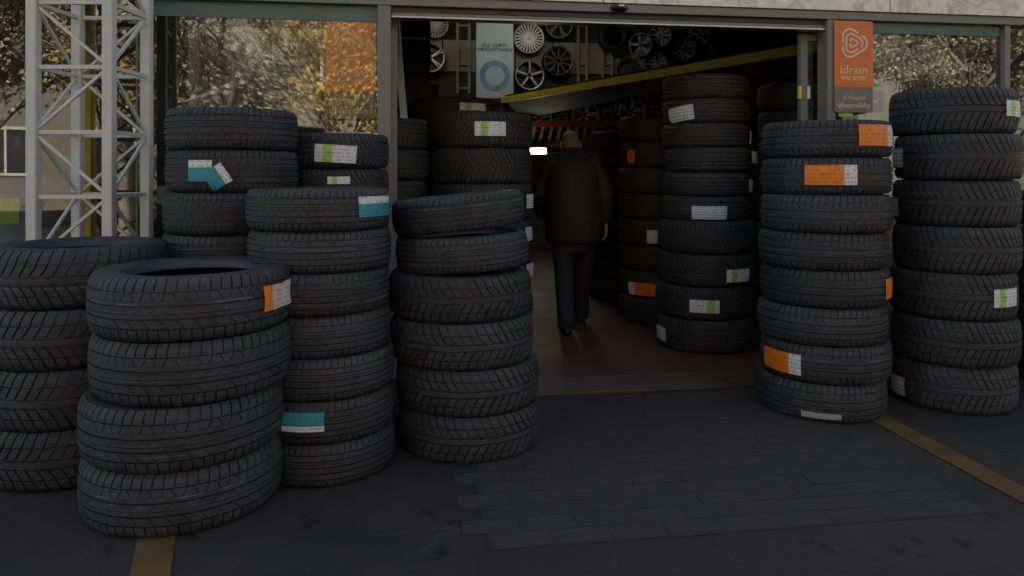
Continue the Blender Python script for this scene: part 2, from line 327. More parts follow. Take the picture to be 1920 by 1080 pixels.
# ------------------------------------------------------------------ pixel -> place (directions only; distance comes from what a thing touches)
def kx(px): return (px - 960) / F
def ground(px, py): Y = CH * F / (py - HZ); return Vector((kx(px) * Y, Y, 0))
FA = R(8.3); FT = math.tan(FA); FY = 4.45            # shop front: passes (0, FY), turned FA
def on_plane(px, py, y0=FY):                          # point on a plane parallel to the shop front
    k = kx(px); Y = y0 / (1 - FT * k); return Vector((k * Y, Y, CH + (HZ - py) / F * Y))
def fu(px, y0=FY): return on_plane(px, 0, y0).x / math.cos(FA)     # coordinate along the front
def fz(px, py, y0=FY): return on_plane(px, py, y0).z
# ================================================================== SETTING
g = MB(); g.face([(-150, -150, 0), (150, -150, 0), (150, 150, 0), (-150, 150, 0)])
tag(g.build('ground', M['asphalt']), kind='structure')
# brick paving in front of the doorway, each brick its own piece
pav = thing('pavement', None, None); 
if 1:
    p = MB(); p.box(-.36, 1.47, -1.955, -.32, -.01, .004)
    bpy.data.objects.remove(pav); pav = p.build('pavement', M['joint']); pav.location = (0, FY, 0); pav.rotation_euler = (0, 0, FA)
    tag(pav, kind='structure')
    bl, bw, gp = .205, .105, .004
    bm_ = MB(); bm_.box(-bl / 2 + gp / 2, bl / 2 - gp / 2, -bw / 2 + gp / 2, bw / 2 - gp / 2, 0, .012)
    bme = bm_.mesh('brick', M['brick'])
    for j in range(15):
        y = -1.96 + bw * (j + .5) + .01
        for i in range(9):
            x = -.40 + bl * (i + .5) - (.5 * bl if j % 2 else 0) + .06
            b = obj('brick', bme, pav, (x + random.uniform(-.001, .001), y, random.uniform(-.0066, -.0056)), (random.uniform(-.006, .006), random.uniform(-.006, .006), random.uniform(-.006, .006)))
# painted lines, run square to the front
for (a, b) in (((1643, 782), (1935, 938)), ((294, 1010), (279, 1090))):
    pa, pb = ground(*a), ground(*b); d = (pb - pa).normalized()
    pa2 = pa - d * (.1 if a[0] > 900 else 1.2); pb2 = pb + d * 2.5; nrm = Vector((-d.y, d.x, 0)) * .062
    m_ = MB(); n_ = 24
    L = []; Rr = []
    for i in range(n_ + 1):
        c = pa2.lerp(pb2, i / n_); L.append(c + nrm * random.uniform(.93, 1.04)); Rr.append(c - nrm * random.uniform(.93, 1.04))
    for i in range(n_): m_.face([(L[i].x, L[i].y, .004), (Rr[i].x, Rr[i].y, .004), (Rr[i + 1].x, Rr[i + 1].y, .004), (L[i + 1].x, L[i + 1].y, .004)])
    tag(m_.build('painted_line', M['linepaint'], fix=True), kind='structure')
# ================================================================== SHOP BUILDING
shop = thing('shop_building', 'tyre shop with pale stone fascia, grey framed glass front and wide open doorway', 'building', (0, FY, 0), FA)
uL, uJ0, uJ1 = -6.0, fu(708), fu(733); uK0, uK1, uR = fu(1547), fu(1562), 6.0
uS, uM = fu(255), fu(1885)
def bx(name, m, x0, x1, y0, y1, z0, z1, parent=shop, bev=.003):
    o = MB().box(x0, x1, y0, y1, z0, z1).build(name, m, parent)
    if bev: bevel(o, bev)
    return o
bx('floor', M['tilefloor'], uL, uR, -.33, 7.6, -.05, .009, bev=0)
bx('ceiling', M['ceil'], uL, uR, .2, 7.6, 3.7, 3.9, bev=0)
bx('roof', M['dark'], uL - .2, uR + .2, -.15, 7.8, 5.2, 5.4, bev=0)
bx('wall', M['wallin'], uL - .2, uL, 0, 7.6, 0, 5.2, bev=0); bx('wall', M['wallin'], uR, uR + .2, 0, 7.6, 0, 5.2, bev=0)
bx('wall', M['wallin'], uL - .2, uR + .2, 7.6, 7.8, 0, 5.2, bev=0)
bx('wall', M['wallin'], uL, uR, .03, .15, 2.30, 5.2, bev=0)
bx('header_beam', M['frame'], uL, uR, -.035, .09, 2.237, 2.288)
bx('header_shadow_gap', M['black'], uJ1, uK0, .0, .09, 2.206, 2.236, bev=0)
bx('door_rail', M['rail'], uJ1, uK0, -.01, .08, 2.17, 2.182); bx('door_rail', M['frame'], uJ1, uK0, .004, .085, 2.183, 2.205)
bx('door_post', M['frame'], uJ0, uJ1, -.03, .09, 0, 2.236); bx('door_post', M['frame'], uK0, uK1, -.03, .09, 0, 2.236)
bx('window_post', M['frame'], uM - .02, uM + .02, -.02, .08, 0, 2.236)
for (a, b) in ((uL, uJ0), (uK1, uR)): bx('bottom_rail', M['frame'], a, b, -.02, .08, 0, .09)
for (a, b) in ((uL, uS - .004), (uS + .004, uJ0), (uK1, uM - .021), (uM + .021, uR)):
    pane(a, b, .018, .0215, .09, 2.236, shop)
bx('glass_joint', M['frame'], uS - .004, uS + .004, .008, .03, .09, 2.236, bev=0)
for (a, b) in ((uS + .01, uJ0 - .002), (uK1 + .27, uM - .03)): bx('film_strip', M['teal'], a, b, .010, .012, 2.145 if a < 0 else 2.165, 2.235, bev=0)
# fascia panels of polished stone
ju = fu(1660); pw = 1.9
for row in range(3):
    z0 = 2.290 + row * .97
    for k in range(-5, 4):
        a = ju + k * pw; b_ = a + pw
        if b_ < uL or a > uR: continue
        bx('stone_panel', M['stone'], max(a, uL) + .003, min(b_, uR) - .003, -.05 + random.uniform(-.002, .002), .028, z0, z0 + .963, bev=.003)
# sliding door leaves pushed open behind the posts
def leaf(ua, ub, ins):
    d = MB(); d.box(ua, ua + .05, ins, ins + .04, .02, 2.165); d.box(ub - .04, ub, ins, ins + .04, .02, 2.165); d.box(ua + .05, ub - .04, ins, ins + .04, .02, .1); d.box(ua + .05, ub - .04, ins, ins + .04, 2.12, 2.165)
    o = d.build('sliding_door', M['frame'], shop); pane(ua + .05, ub - .04, ins + .018, ins + .0215, .1, 2.12, o); return o
dr = leaf(fu(1517), fu(1517) + 1.2, .1)
z1, z2 = fz(1516, 182), fz(1516, 158)
MB().box(fu(1513), fu(1518) - .001, .095, .115, z1, z2).build('yellow_tab', M['yellow'], dr); MB().box(fu(1529), fu(1534), .094, .099, z1, z2).build('white_tab', M['paper'], dr)
leaf(uJ1 - 1.16, uJ1 + .035, .1)
# threshold grate
tg = thing('threshold_grate', 'ribbed metal threshold strip set in the floor of the doorway', 'threshold', (0, FY, 0), FA)
MB().box(-.1, fu(1405, 4.2), -.34, .0, .010, .013).build('base_plate', M['tilefloor'], tg)
for i in range(8):
    y = -.325 + i * .042
    MB().box(-.08, 1.42 + random.uniform(-.1, .02), y, y + .006, .0135, .018).build('rib', M['gun'], tg)
# motion sensor over the door
ms = thing('motion_sensor', 'small black oval motion sensor on the door header', 'sensor', (0, FY, 0), FA)
c = fu(1157); z = fz(1157, 18)
m_ = MB(); rs = []
for i in range(9):
    t = i / 8 * math.pi / 2; rr = math.cos(t); rs.append([(c + .056 * max(rr, .05) * math.cos(a), -.036 - .045 * math.sin(t), z + .026 * max(rr, .05) * math.sin(a)) for a in [2 * math.pi * k / 24 for k in range(24)]])
m_.rings(rs); m_.build('housing', M['black'], ms, True, fix=True)
MB().box(c - .012, c + .02, -.084, -.078, z + .004, z + .012).build('lens', M['rail'], ms)
# ---------------------------------------------------------------- signs
def text_mesh(body, size, m, parent, loc, name='lettering', xs=1, ext=.0006, bold=0):
    cu = bpy.data.curves.new('t', 'FONT'); cu.body = body; cu.size = size; cu.align_x = 'CENTER'; cu.extrude = ext; cu.offset = bold
    t = bpy.data.objects.new('t', cu); COL.objects.link(t); bpy.context.view_layer.update()
    me = baked(t); bpy.data.objects.remove(t); me.materials.clear(); me.materials.append(m)
    o = obj(name, me, parent, loc, (R(90), 0, 0)); o.scale = (xs, 1, 1); return o
def rounded_plate(x0, x1, y0, y1, z0, z1, r, corners=(1, 1, 1, 1), n=6):
    pts = []
    for (cx, cz, a0, on) in ((x1 - r, z1 - r, 0, corners[0]), (x0 + r, z1 - r, 90, corners[1]), (x0 + r, z0 + r, 180, corners[2]), (x1 - r, z0 + r, 270, corners[3])):
        if on: pts += [(cx + r * math.cos(R(a0 + 90 * i / n)), cz + r * math.sin(R(a0 + 90 * i / n))) for i in range(n + 1)]
        else: pts.append((cx + r * math.copysign(1, math.cos(R(a0 + 45))), cz + r * math.copysign(1, math.sin(R(a0 + 45)))))
    m_ = MB(); m_.rings([[(x, y0, z) for x, z in pts], [(x, y1, z) for x, z in pts]]); return m_
def tri_path(a, b, n=72):                             # rounded triangle pointing right
    V = [(a * math.cos(R(t)), a * math.sin(R(t))) for t in (0, 120, 240)]; out = []
    for i, t in enumerate((0, 120, 240)):
        for k in range(17): an = R(t - 60 + 120 * k / 16); out.append((V[i][0] + b * math.cos(an), V[i][1] + b * math.sin(an)))
        x, y = out[-1]; nx = V[(i + 1) % 3]; an = R(t + 60); ex, ey = nx[0] + b * math.cos(an), nx[1] + b * math.sin(an)
        for k in range(1, 8): out.append((x + (ex - x) * k / 8, y + (ey - y) * k / 8))
    return out
def ribbon(path, wd, gaps, ox, oz, y, m, parent):
    n = len(path); m_ = MB()
    def pt(i, s):
        x0, y0 = path[(i - 1) % n]; x1, y1 = path[(i + 1) % n]; dx, dy = x1 - x0, y1 - y0; L = math.hypot(dx, dy) or 1
        return (ox + path[i % n][0] + s * dy / L * wd / 2, oz + path[i % n][1] - s * dx / L * wd / 2)
    for i in range(n):
        an = math.degrees(math.atan2(path[i][1], path[i][0]))
        if any(abs((an - g0 + 180) % 360 - 180) < gw for g0, gw in gaps): continue
        q = [pt(i, -1), pt(i, 1), pt(i + 1, 1), pt(i + 1, -1)]
        m_.face([(x, y, z) for x, z in q])
    return m_.build('emblem_arc', m, parent, fix=True)
def pay_sign(px0, px1, pt, pm, pb, yf, label, om='orange'):
    s = thing('payment_sign', label, 'sign', (0, FY, 0), FA, 'payment signs by the door')
    x0, x1 = fu(px0, FY + yf), fu(px1, FY + yf); pc = (px0 + px1) / 2; zt, zm, zb = fz(pc, pt), fz(pc, pm), fz(pc, pb); cx = (x0 + x1) / 2; W_ = x1 - x0; H_ = zt - zm
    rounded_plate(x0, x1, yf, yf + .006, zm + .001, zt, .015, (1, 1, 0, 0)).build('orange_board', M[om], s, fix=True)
    rounded_plate(x0, x1, yf, yf + .006, zb, zm, .015, (0, 0, 1, 1)).build('text_board', M['taupe'], s, fix=True)
    oz = zt - H_ * .335; k = W_ / 2 * .72; ys = yf - .0015; ox = cx - k * .05
    ribbon(tri_path(.50 * k, .50 * k), .125 * k, ((48, 7), (183, 6)), ox, oz, ys, M['ivory'], s)
    ribbon(tri_path(.32 * k, .35 * k), .125 * k, ((-38, 9),), ox, oz, ys, M['ivory'], s)
    ribbon(tri_path(.22 * k, .10 * k), .115 * k, ((168, 17),), ox, oz, ys, M['ivory'], s)
    text_mesh('idram', W_ * .30, M['ivory'], s, (cx, ys, zt - H_ * .80), xs=1.05); text_mesh('we trust', W_ * .19, M['ivory'], s, (cx, ys, zt - H_ * .895), xs=1.02, bold=.0004)
    hb = zm - zb
    text_mesh('Անհպում', W_ * .135, M['ivory'], s, (cx, ys, zm - hb * .48)); text_mesh('վճարումներ', W_ * .145, M['ivory'], s, (cx, ys, zm - hb * .80), bold=.0007)
    return s
pay_sign(1563, 1635, 42, 165, 212, -.045, 'orange payment sign with ivory emblem standing proud of the right door post')
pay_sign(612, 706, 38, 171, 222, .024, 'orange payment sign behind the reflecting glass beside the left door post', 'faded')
o = MB().box(fu(1630), fu(1662), .025, .028, fz(1645, 211), fz(1645, 170)).build('notice_card', M['blue']); o.location = (0, FY, 0); o.rotation_euler = (0, 0, FA); tag(o, 'blue notice card behind the glass beside the orange sign', 'card')
MB().box(fu(1636), fu(1650), .0235, .0245, fz(1645, 191), fz(1645, 188)).build('white_stripe', M['paper'], o)
o = MB().box(fu(1567), fu(1593), -.034, -.031, fz(1580, 219), fz(1580, 213)).build('price_tag', M['green']); o.location = (0, FY, 0); o.rotation_euler = (0, 0, FA); tag(o, 'narrow green tag stuck below the orange sign on the door post', 'tag')
o = MB().box(fu(613), fu(690), .025, .028, fz(650, 256), fz(650, 247)).build('notice_card', M['paper']); o.location = (0, FY, 0); o.rotation_euler = (0, 0, FA); tag(o, 'white paper strip behind the window glass above a tyre', 'card')
# ================================================================== TYRES
def prof(v, Rr, tw):                                   # tread profile, v in -1.08..1.08
    a = abs(v); d = .010 * a ** 2.2
    if a > .82: d += .19 * (a - .82) ** 2
    return Rr - d * Rr / .35, v * tw / 2
def tread_rows(kind):
    # (v0, v1, n, gap, skew, curve, nv, offset, zigzag)
    if kind == 'snow':
        return [(.60, 1.075, 52, .13, .35, 0, 3, .62, 0), (.16, .56, 52, .16, .58, 0, 2, .02, 0), (-.13, .10, 52, 0, 0, 0, 1, 0, 0), (-.16, -.13, 52, .45, 0, 0, 1, .1, 0), (-.58, -.22, 52, .15, -.6, 0, 2, .62, 0), (-1.075, -.62, 52, .13, -.45, 0, 3, 1.09, 0)]
    if kind == 'winter':
        return [(.66, 1.075, 62, .12, .12, 0, 3, None, 0), (.34, .61, 62, .07, 0, 0, 2, None, .38), (.20, .33, 62, 0, 0, 0, 1, 0, 0), (-.10, .13, 44, .03, .5, 0, 1, None, 0), (-.25, -.12, 62, 0, 0, 0, 1, 0, 0), (-.60, -.32, 40, .05, -.45, 0, 1, None, 0), (-1.075, -.66, 62, .11, -.08, 0, 3, None, 0)]
    if kind == 'rib':
        return [(.68, 1.075, 68, .10, .12, 0, 3, None, 0), (.36, .61, 58, .04, .2, 0, 1, None, 0), (.20, .31, 58, 0, 0, 0, 1, 0, 0), (.05, .18, 58, .04, .1, 0, 1, None, 0), (-.28, -.03, 58, .035, -.2, 0, 1, None, 0), (-.61, -.35, 58, .04, .2, 0, 1, None, 0), (-1.075, -.68, 68, .10, .12, 0, 3, None, 0)]
    if kind == 'highway':
        return [(.60, 1.075, 60, .05, -.2, 0, 3, None, 0), (.16, .52, 60, .03, .3, 0, 1, None, 0), (-.16, .08, 60, .02, .0, 0, 1, None, 0), (-.52, -.24, 60, .03, .3, 0, 1, None, 0), (-1.075, -.60, 60, .05, .2, 0, 3, None, 0)]
    return [(.58, 1.075, 62, .15, -.5, 0, 3, None, 0), (.14, .52, 62, .16, -.9, .2, 2, None, 0), (-.1, .08, 62, .06, 0, 0, 1, None, 0), (-.52, -.16, 62, .16, .9, .2, 2, None, 0), (-1.075, -.58, 62, .15, .5, 0, 3, None, 0)]   # 'studless': arrow blocks
def tread_mesh(Rr, W, kind, m):
    tw = W * .90; dep = .0105; mb = MB(); base = random.random()
    for (v0, v1, n, gap, skew, curve, nv, off, zig) in tread_rows(kind):
        ph = base + off if off is not None else random.random()
        for i in range(n):
            b = len(mb.v); nu = 2; jit = random.uniform(-.06, .06) * gap
            top = [[None] * (nu + 1) for _ in range(nv + 1)]
            for k in range(nv + 1):
                t = k / nv; v = v0 + (v1 - v0) * t; r, z = prof(v, Rr, tw); sh = skew * t + curve * math.sin(math.pi * t)
                for j in range(nu + 1):
                    zg = zig * (t - .5) * (1 if i % 2 else -1) * (1 - j) if zig else 0
                    th = 2 * math.pi * (i + ph + gap * .65 + jit + sh + zg + (1 - 1.3 * gap) * j / nu) / n
                    top[k][j] = len(mb.v); mb.v.append((r * math.cos(th), r * math.sin(th), z))
            for k in range(nv):
                for j in range(nu): mb.f.append((top[k][j], top[k][j + 1], top[k + 1][j + 1], top[k + 1][j]))
            loop = [top[0][j] for j in range(nu + 1)] + [top[k][nu] for k in range(1, nv + 1)] + [top[nv][j] for j in range(nu - 1, -1, -1)] + [top[k][0] for k in range(nv - 1, 0, -1)]
            low = []
            for q in loop:
                x, y, z = mb.v[q]; s = 1 - (dep + .001) / math.hypot(x, y); low.append(len(mb.v)); mb.v.append((x * s, y * s, z))
            for a in range(len(loop)):
                c_ = (a + 1) % len(loop); mb.f.append((loop[c_], loop[a], low[a], low[c_]))
    return mb.mesh('tread', m)
def carcass_mesh(Rr, W, rb, m, n=80):
    tw = W * .90; dep = .0105; h = W / 2; P = []
    half = []
    for v in (0, .3, .6, .8, .92, 1.02, 1.07): r, z = prof(v, Rr, tw); half.append((r - dep, z))
    rs = half[-1][0]
    def L(t): return rs + (rb - rs) * t
    for t, zf in ((.06, .978), (.14, .988), (.22, .993), (.235, .985), (.25, .996), (.38, 1.0), (.5, .995), (.60, .975), (.615, .966), (.63, .972), (.76, .92), (.80, .905), (.815, .89), (.9, .83), (.96, .78), (1.0, .73)): half.append((L(t), h * zf))
    half += [(rb - .004, h * .66), (rb + .004, h * .60)]
    inner = [(L(.85), h * .70), (L(.6), h * .86), (L(.35), h * .90), (L(.12), h * .86), (rs - .014, h * .70), (Rr - dep - .016, h * .4), (Rr - dep - .014, 0)]
    up = half + inner
    prof_ = [(r, z) for r, z in up] + [(r, -z) for r, z in up[::-1][1:-1]]
    mb = MB(); mb.lathe(prof_, n, closed=True); return mb.mesh('sidewall', m, True, fix=True)
TYC = {}
def tyre_meshes(Rr, W, kind, inside=False, rbf=.64):
    key = (round(Rr, 3), round(W, 3), kind, inside)
    if key not in TYC:
        TYC[key] = (carcass_mesh(Rr, W, Rr * rbf, M['side2' if inside else 'side']), tread_mesh(Rr, W, kind, M['tread2' if inside else 'tread']))
    return TYC[key]
ORD = ['top', 'second', 'third', 'fourth', 'fifth', 'sixth', 'seventh', 'eighth', 'ninth', 'tenth']
class Stack:
    def __init__(s, name, px0, px1, kinds, label, adj, bottom=None, Y=None, r=None, inside=False, edges=None, tilts=None, z0=None):
        # kinds: list from bottom to top of (tread, width, radius factor)
        a0, a1 = math.atan(kx(px0)), math.atan(kx(px1))
        if r is not None:                              # only one edge shows: size given
            Yc = Y if Y else (CH - .025) * F / (bottom - HZ) + r; s.r = r; s.Y = Yc
            d = Yc / math.cos((a0 + a1) / 2)
            if px0 is not None and s.__class__ is Stack and edges == 'right':
                a = a1
                for _ in range(20): a = a1 - math.asin(min(.9, r / (Yc / math.cos(a))))
                s.X = Yc * math.tan(a)
            elif edges == 'left':
                a = a0
                for _ in range(20): a = a0 + math.asin(min(.9, r / (Yc / math.cos(a))))
                s.X = Yc * math.tan(a)
            else: s.X = Yc * math.tan((a0 + a1) / 2)
            edges = None
        else:
            m_, hw = (a0 + a1) / 2, (a1 - a0) / 2
            if Y: d = Y / math.cos(m_)
            else: d = (CH - .025) * F / (bottom - HZ) / (math.cos(m_) - math.sin(hw))
            s.r = d * math.sin(hw); s.X = d * math.sin(m_); s.Y = d * math.cos(m_)
        s.name = name; s.label = label; s.t = []; z = z0 if z0 is not None else (.010 if inside else .002)
        n = len(kinds)
        for i, (kind, W, rf) in enumerate(kinds):
            rr = s.r * rf; ex = 0
            if edges and edges[i] is not None: ex = (kx(edges[i]) - kx((px0 + px1) / 2)) * s.Y
            else: ex = random.uniform(-.012, .012)
            tl = tilts[i] if tilts else 0
            ey = random.uniform(-.012, .012)
            dz = abs(math.sin(R(tl))) * rr * .55
            car, trd = tyre_meshes(rr, W, kind, inside)
            o = bpy.data.objects.new('tyre', None); COL.objects.link(o); o.empty_display_size = .1
            z += dz
            o.location = (s.X + ex, s.Y + ey, z + W / 2); o.rotation_euler = (0, R(tl), 0)
            spin = random.uniform(0, 6.28)
            obj('sidewall', car, o, None, (0, 0, spin)); obj('tread', trd, o, None, (R(180) if (kind == 'snow' and name in ('S6', 'SF', 'SX')) else 0, 0, spin))
            s.t.append(dict(o=o, r=rr, W=W, z0=z, z1=z + W, x=s.X + ex, y=s.Y + ey, st=None, adj=adj)); z += W + .001
        s.top = z
    def finish(s):
        n = len(s.t)
        for i, t in enumerate(s.t):
            k = n - 1 - i
            where = 'bottom of' if i == 0 else ('top of' if k == 0 else ORD[k] + ' down')
            st = (', ' + t['st']) if t['st'] else ''
            tag(t['o'], f"{t['adj']} tyre{st}, {where} {s.label}", 'tyre', 'tyres in ' + s.label)
            if s.t[i].get('no'): pass
STACKS = {}
def patch(t, s0, s1, z0, z1, m, rot=0, lift=.004, th0=0, zc=0, nx=12, ny=4, wave=0):
    mb = MB(); uv = []
    tw = t['W'] * .90
    for j in range(ny + 1):
        for i in range(nx + 1):
            a, b = i / nx, j / ny; s_, z_ = s0 + (s1 - s0) * a, z0 + (z1 - z0) * b
            x = s_ * math.cos(rot) - z_ * math.sin(rot); z = s_ * math.sin(rot) + z_ * math.cos(rot)
            zz = zc + z; v = max(-1.1, min(1.1, zz / (tw / 2))); r, _ = prof(v, t['r'], tw); r += lift + wave * math.sin(a * 9 + b * 4) + random.uniform(0, .0008)
            th = th0 + x / t['r']; mb.v.append((r * math.cos(th), r * math.sin(th), zz)); uv.append((a, b))
    for j in range(ny):
        for i in range(nx):
            q = j * (nx + 1) + i; mb.f.append((q, q + 1, q + nx + 2, q + nx + 1))
    me = mb.mesh('sticker', m, True); ul = me.uv_layers.new(name='UVMap')
    for lp in me.loops: ul.data[lp.index].uv = uv[lp.vertex_index]
    return obj('sticker', me, t['o'])
def sticker(S, px, py, wpx, hpx, style, words, rot=0, wave=0, lift=.004):
    k = kx(px)
    def hit(t, k):
        a = k * k + 1; b = -2 * (k * t['x'] + t['y']); c_ = t['x'] ** 2 + t['y'] ** 2 - t['r'] ** 2; D = b * b - 4 * a * c_
        if D < 0:
            Y = -b / (2 * a); return Y, math.atan2(Y - t['y'], k * Y - t['x'])
        Y = (-b - math.sqrt(D)) / (2 * a); return Y, math.atan2(Y - t['y'], k * Y - t['x'])
    best = None
    for t in S.t:
        Y, th = hit(t, k); z = CH + (HZ - py) * Y / F
        d = abs(z - (t['z0'] + t['z1']) / 2)
        if best is None or d < best[0]: best = (d, t, Y, th, z)
    _, t, Y, th, z = best
    _, ta = hit(t, kx(px - wpx / 2)); _, tb = hit(t, kx(px + wpx / 2)); tb += 2 * math.pi * round((ta - tb) / (2 * math.pi)); sw = (tb - ta) * t['r']; hh = hpx * Y / F
    zc = z - (t['z0'] + t['z1']) / 2; lim = t['W'] * .43 - hh / 2; zc = max(-lim, min(lim, zc))
    t['st'] = words
    return t, patch(t, -sw / 2, sw / 2, -hh / 2, hh / 2, ST[style], rot, lift, (ta + tb) / 2, zc, wave=wave), (ta + tb) / 2, zc, sw, hh
def rep(k, W, n, rf=1): return [(k, W, rf)] * n
S = STACKS
S['S1'] = Stack('S1', -30, 313, rep('snow', .238, 4), 'the chunky stack before the lattice tower', 'black snow', bottom=918, r=.352, edges='right')
S['S2'] = Stack('S2', 150, 537, rep('winter', .224, 4), 'the four-tyre stack on a yellow line', 'large black winter', bottom=1007, edges=[336, 339, 353, 352])
S['S3'] = Stack('S3', 462, 733, rep('rib', .1695, 7), 'the outdoor stack with flat teal stickers', 'ribbed black', bottom=908, edges=[607, 604, 604, 597, 596, 597, 596])
S['S4'] = Stack('S4', 306, 558, rep('rib', .194, 8), 'the window-side stack with a bent teal sticker', 'ribbed black', Y=3.60, edges=[428, 429, 428, 427, 426, 428, 433, 433])
S['S7'] = Stack('S7', 500, 731, rep('studless', .182, 8), 'the stack against the left door post', 'small-block black', Y=4.03, r=.285, edges='right')
S['S6'] = Stack('S6', 737, 1005, rep('snow', .201, 4) + rep('rib', .160, 2, .93), 'the leaning stack beside the open doorway', 'black', bottom=866, edges=[880, 876, 866, 862, 866, 858], tilts=[0, 0, 0, 0, -3.0, -5.5])
S['SR'] = Stack('SR', 1421, 1669, rep('winter', .190, 8), 'the stack with orange stickers', 'fine-siped black', bottom=790, edges=[1542, 1550, 1544, 1549, 1546, 1549, 1552, 1553])
S['SF'] = Stack('SF', 1669, 1915, rep('snow', .243, 7), 'the tall chunky stack before the right window', 'black snow', bottom=775, edges=[1791, 1791, 1789, 1796, 1797, 1797, 1791])
S['SX'] = Stack('SX', 1906, 2100, rep('snow', .23, 5), 'the half-seen stack past the tall chunky stack', 'black snow', Y=4.45, r=.34, edges='left')
S['IL'] = Stack('IL', 808, 997, rep('studless', .234, 7), 'the indoor stack with tags down its side', 'black', Y=5.05, inside=True)
S['IB'] = Stack('IB', 765, 940, rep('studless', .226, 8), 'the indoor stack under the blue banner', 'black', Y=5.85, inside=True)
S['IA'] = Stack('IA', 640, 803, rep('rib', .199, 8), 'the indoor stack touching the left door post', 'black', Y=4.95, r=.315, inside=True, edges='right')
S['IX'] = Stack('IX', 600, 757, rep('rib', .212, 9), 'the indoor stack behind the leaning white post', 'black', Y=5.75, r=.32, inside=True, edges='right')
S['IR'] = Stack('IR', 1232, 1417, rep('studless', .227, 4) + rep('highway', .170, 6, .885), 'the indoor stack with narrower tyres on top', 'black', bottom=662, inside=True)
S['IC'] = Stack('IC', 1160, 1305, rep('studless', .214, 8), 'the indoor stack with orange and white tags', 'black', Y=6.35, inside=True)
S['ID'] = Stack('ID', 1420, 1590, rep('rib', .214, 9), 'the indoor stack behind the sliding door edge', 'black', Y=5.8, inside=True)
S['IE'] = Stack('IE', 1105, 1228, rep('rib', .205, 8), 'the dim indoor stack ahead of the man', 'black', Y=7.4, inside=True)
S['IW'] = Stack('IW', 292, 480, rep('rib', .196, 8), 'the indoor stack behind the left window glass', 'black', Y=4.72, r=.30, inside=True, edges='left')
for i, t in enumerate(S['S6'].t): t['adj'] = 'chunky black' if i < 4 else 'tilted ribbed black'
for i, t in enumerate(S['IR'].t): t['adj'] = 'wide black' if i < 4 else 'narrow black'
sticker(S['S2'], 519, 555, 50, 46, 'torn', 'torn orange sticker', wave=.004)
sticker(S['S3'], 700, 387, 56, 38, 'teal', 'teal sticker'); sticker(S['S3'], 568, 792, 80, 36, 'teal_b', 'teal sticker')
t, o, th, zc, sw, hh = sticker(S['S4'], 376, 320, 44, 40, 'teal', 'bent teal sticker')
patch(t, 0, sw * .85, -hh / 2, hh / 2, ST['teal'], R(-58), .006, th + sw / 2 / t['r'] - .012, zc + .012)
sticker(S['S7'], 629, 288, 78, 33, 'green', 'green and white sticker', rot=-.05); sticker(S['S7'], 635, 338, 42, 14, 'green', 'green-edged sticker')
sticker(S['SR'], 1641, 253, 62, 40, 'orange', 'orange sticker'); sticker(S['SR'], 1558, 328, 98, 38, 'orange', 'wide orange sticker')
sticker(S['SR'], 1666, 541, 12, 38, 'orange_only', 'orange sticker at its edge'); sticker(S['SR'], 1468, 678, 68, 38, 'orange', 'orange and white sticker'); sticker(S['SR'], 1540, 780, 76, 11, 'grey', 'thin grey strip')
sticker(S['SF'], 1901, 203, 30, 30, 'green', 'white label'); sticker(S['SF'], 1684, 296, 20, 35, 'white', 'grey label'); sticker(S['SF'], 1683, 388, 14, 34, 'green', 'green-white label', lift=.02)
sticker(S['SF'], 1884, 559, 42, 34, 'green', 'white-green label'); sticker(S['SF'], 1684, 721, 26, 34, 'white', 'dull white label')
sticker(S['IL'], 919, 241, 58, 27, 'green', 'green and white label'); sticker(S['IB'], 886, 200, 48, 14, 'green', 'green-white label')
for (x, y) in ((990, 377), (988, 438), (990, 507)): sticker(S['IL'], x, y, 12, 26, 'white', 'white side tag', lift=.015)
sticker(S['IR'], 1278, 213, 46, 28, 'white', 'white label', rot=.12); sticker(S['IR'], 1330, 400, 66, 25, 'white', 'long white label')
sticker(S['IR'], 1383, 517, 42, 24, 'green', 'green-white label'); sticker(S['IR'], 1321, 575, 56, 24, 'green_r', 'green-white label'); sticker(S['IR'], 1240, 624, 18, 25, 'white', 'white label')
sticker(S['IR'], 1405, 258, 9, 24, 'white', 'white flap', lift=.02); sticker(S['IR'], 1406, 295, 12, 22, 'cream', 'cream flap', lift=.04); sticker(S['IR'], 1404, 348, 9, 24, 'white', 'white flap', lift=.02)
sticker(S['IC'], 1223, 444, 20, 25, 'white', 'white label'); sticker(S['IC'], 1206, 543, 54, 24, 'orange_r', 'orange label'); sticker(S['IC'], 1184, 293, 13, 24, 'orange_only', 'orange tag')
sticker(S['IW'], 303, 350, 18, 34, 'green', 'green-white label')
for s_ in STACKS.values(): s_.finish()
# ================================================================== PERSON
def remesh(mb, vox, m, name, parent, smooth_it=4):
    me = mb.mesh('tmp', None); o = bpy.data.objects.new('tmp', me); COL.objects.link(o)
    r = o.modifiers.new('r', 'REMESH'); r.mode = 'VOXEL'; r.voxel_size = vox
    sm = o.modifiers.new('s', 'SMOOTH'); sm.iterations = smooth_it; sm.factor = .5
    bpy.context.view_layer.update(); nm = baked(o); bpy.data.objects.remove(o)
    nm.materials.clear(); nm.materials.append(m); nm.shade_smooth(); nm.name = name
    return obj(name, nm, parent)
def ell(cx, cy, cz, rx, ry, rz=None, n=20): return [(cx + rx * math.cos(2 * math.pi * k / n), cy + ry * math.sin(2 * math.pi * k / n), cz) for k in range(n)]
def blob(mb, c, r, rot=None, n=14):
    rs = []; Mx = rot or Matrix.Identity(3)
    for i in range(n + 1):
        t = -math.pi / 2 + math.pi * (i + .02) / (n + .04); rs.append([tuple(Vector(c) + Mx @ Vector((r[0] * math.cos(t) * math.cos(a), r[1] * math.cos(t) * math.sin(a), r[2] * math.sin(t)))) for a in [2 * math.pi * k / 16 for k in range(16)]])
    mb.rings(rs)
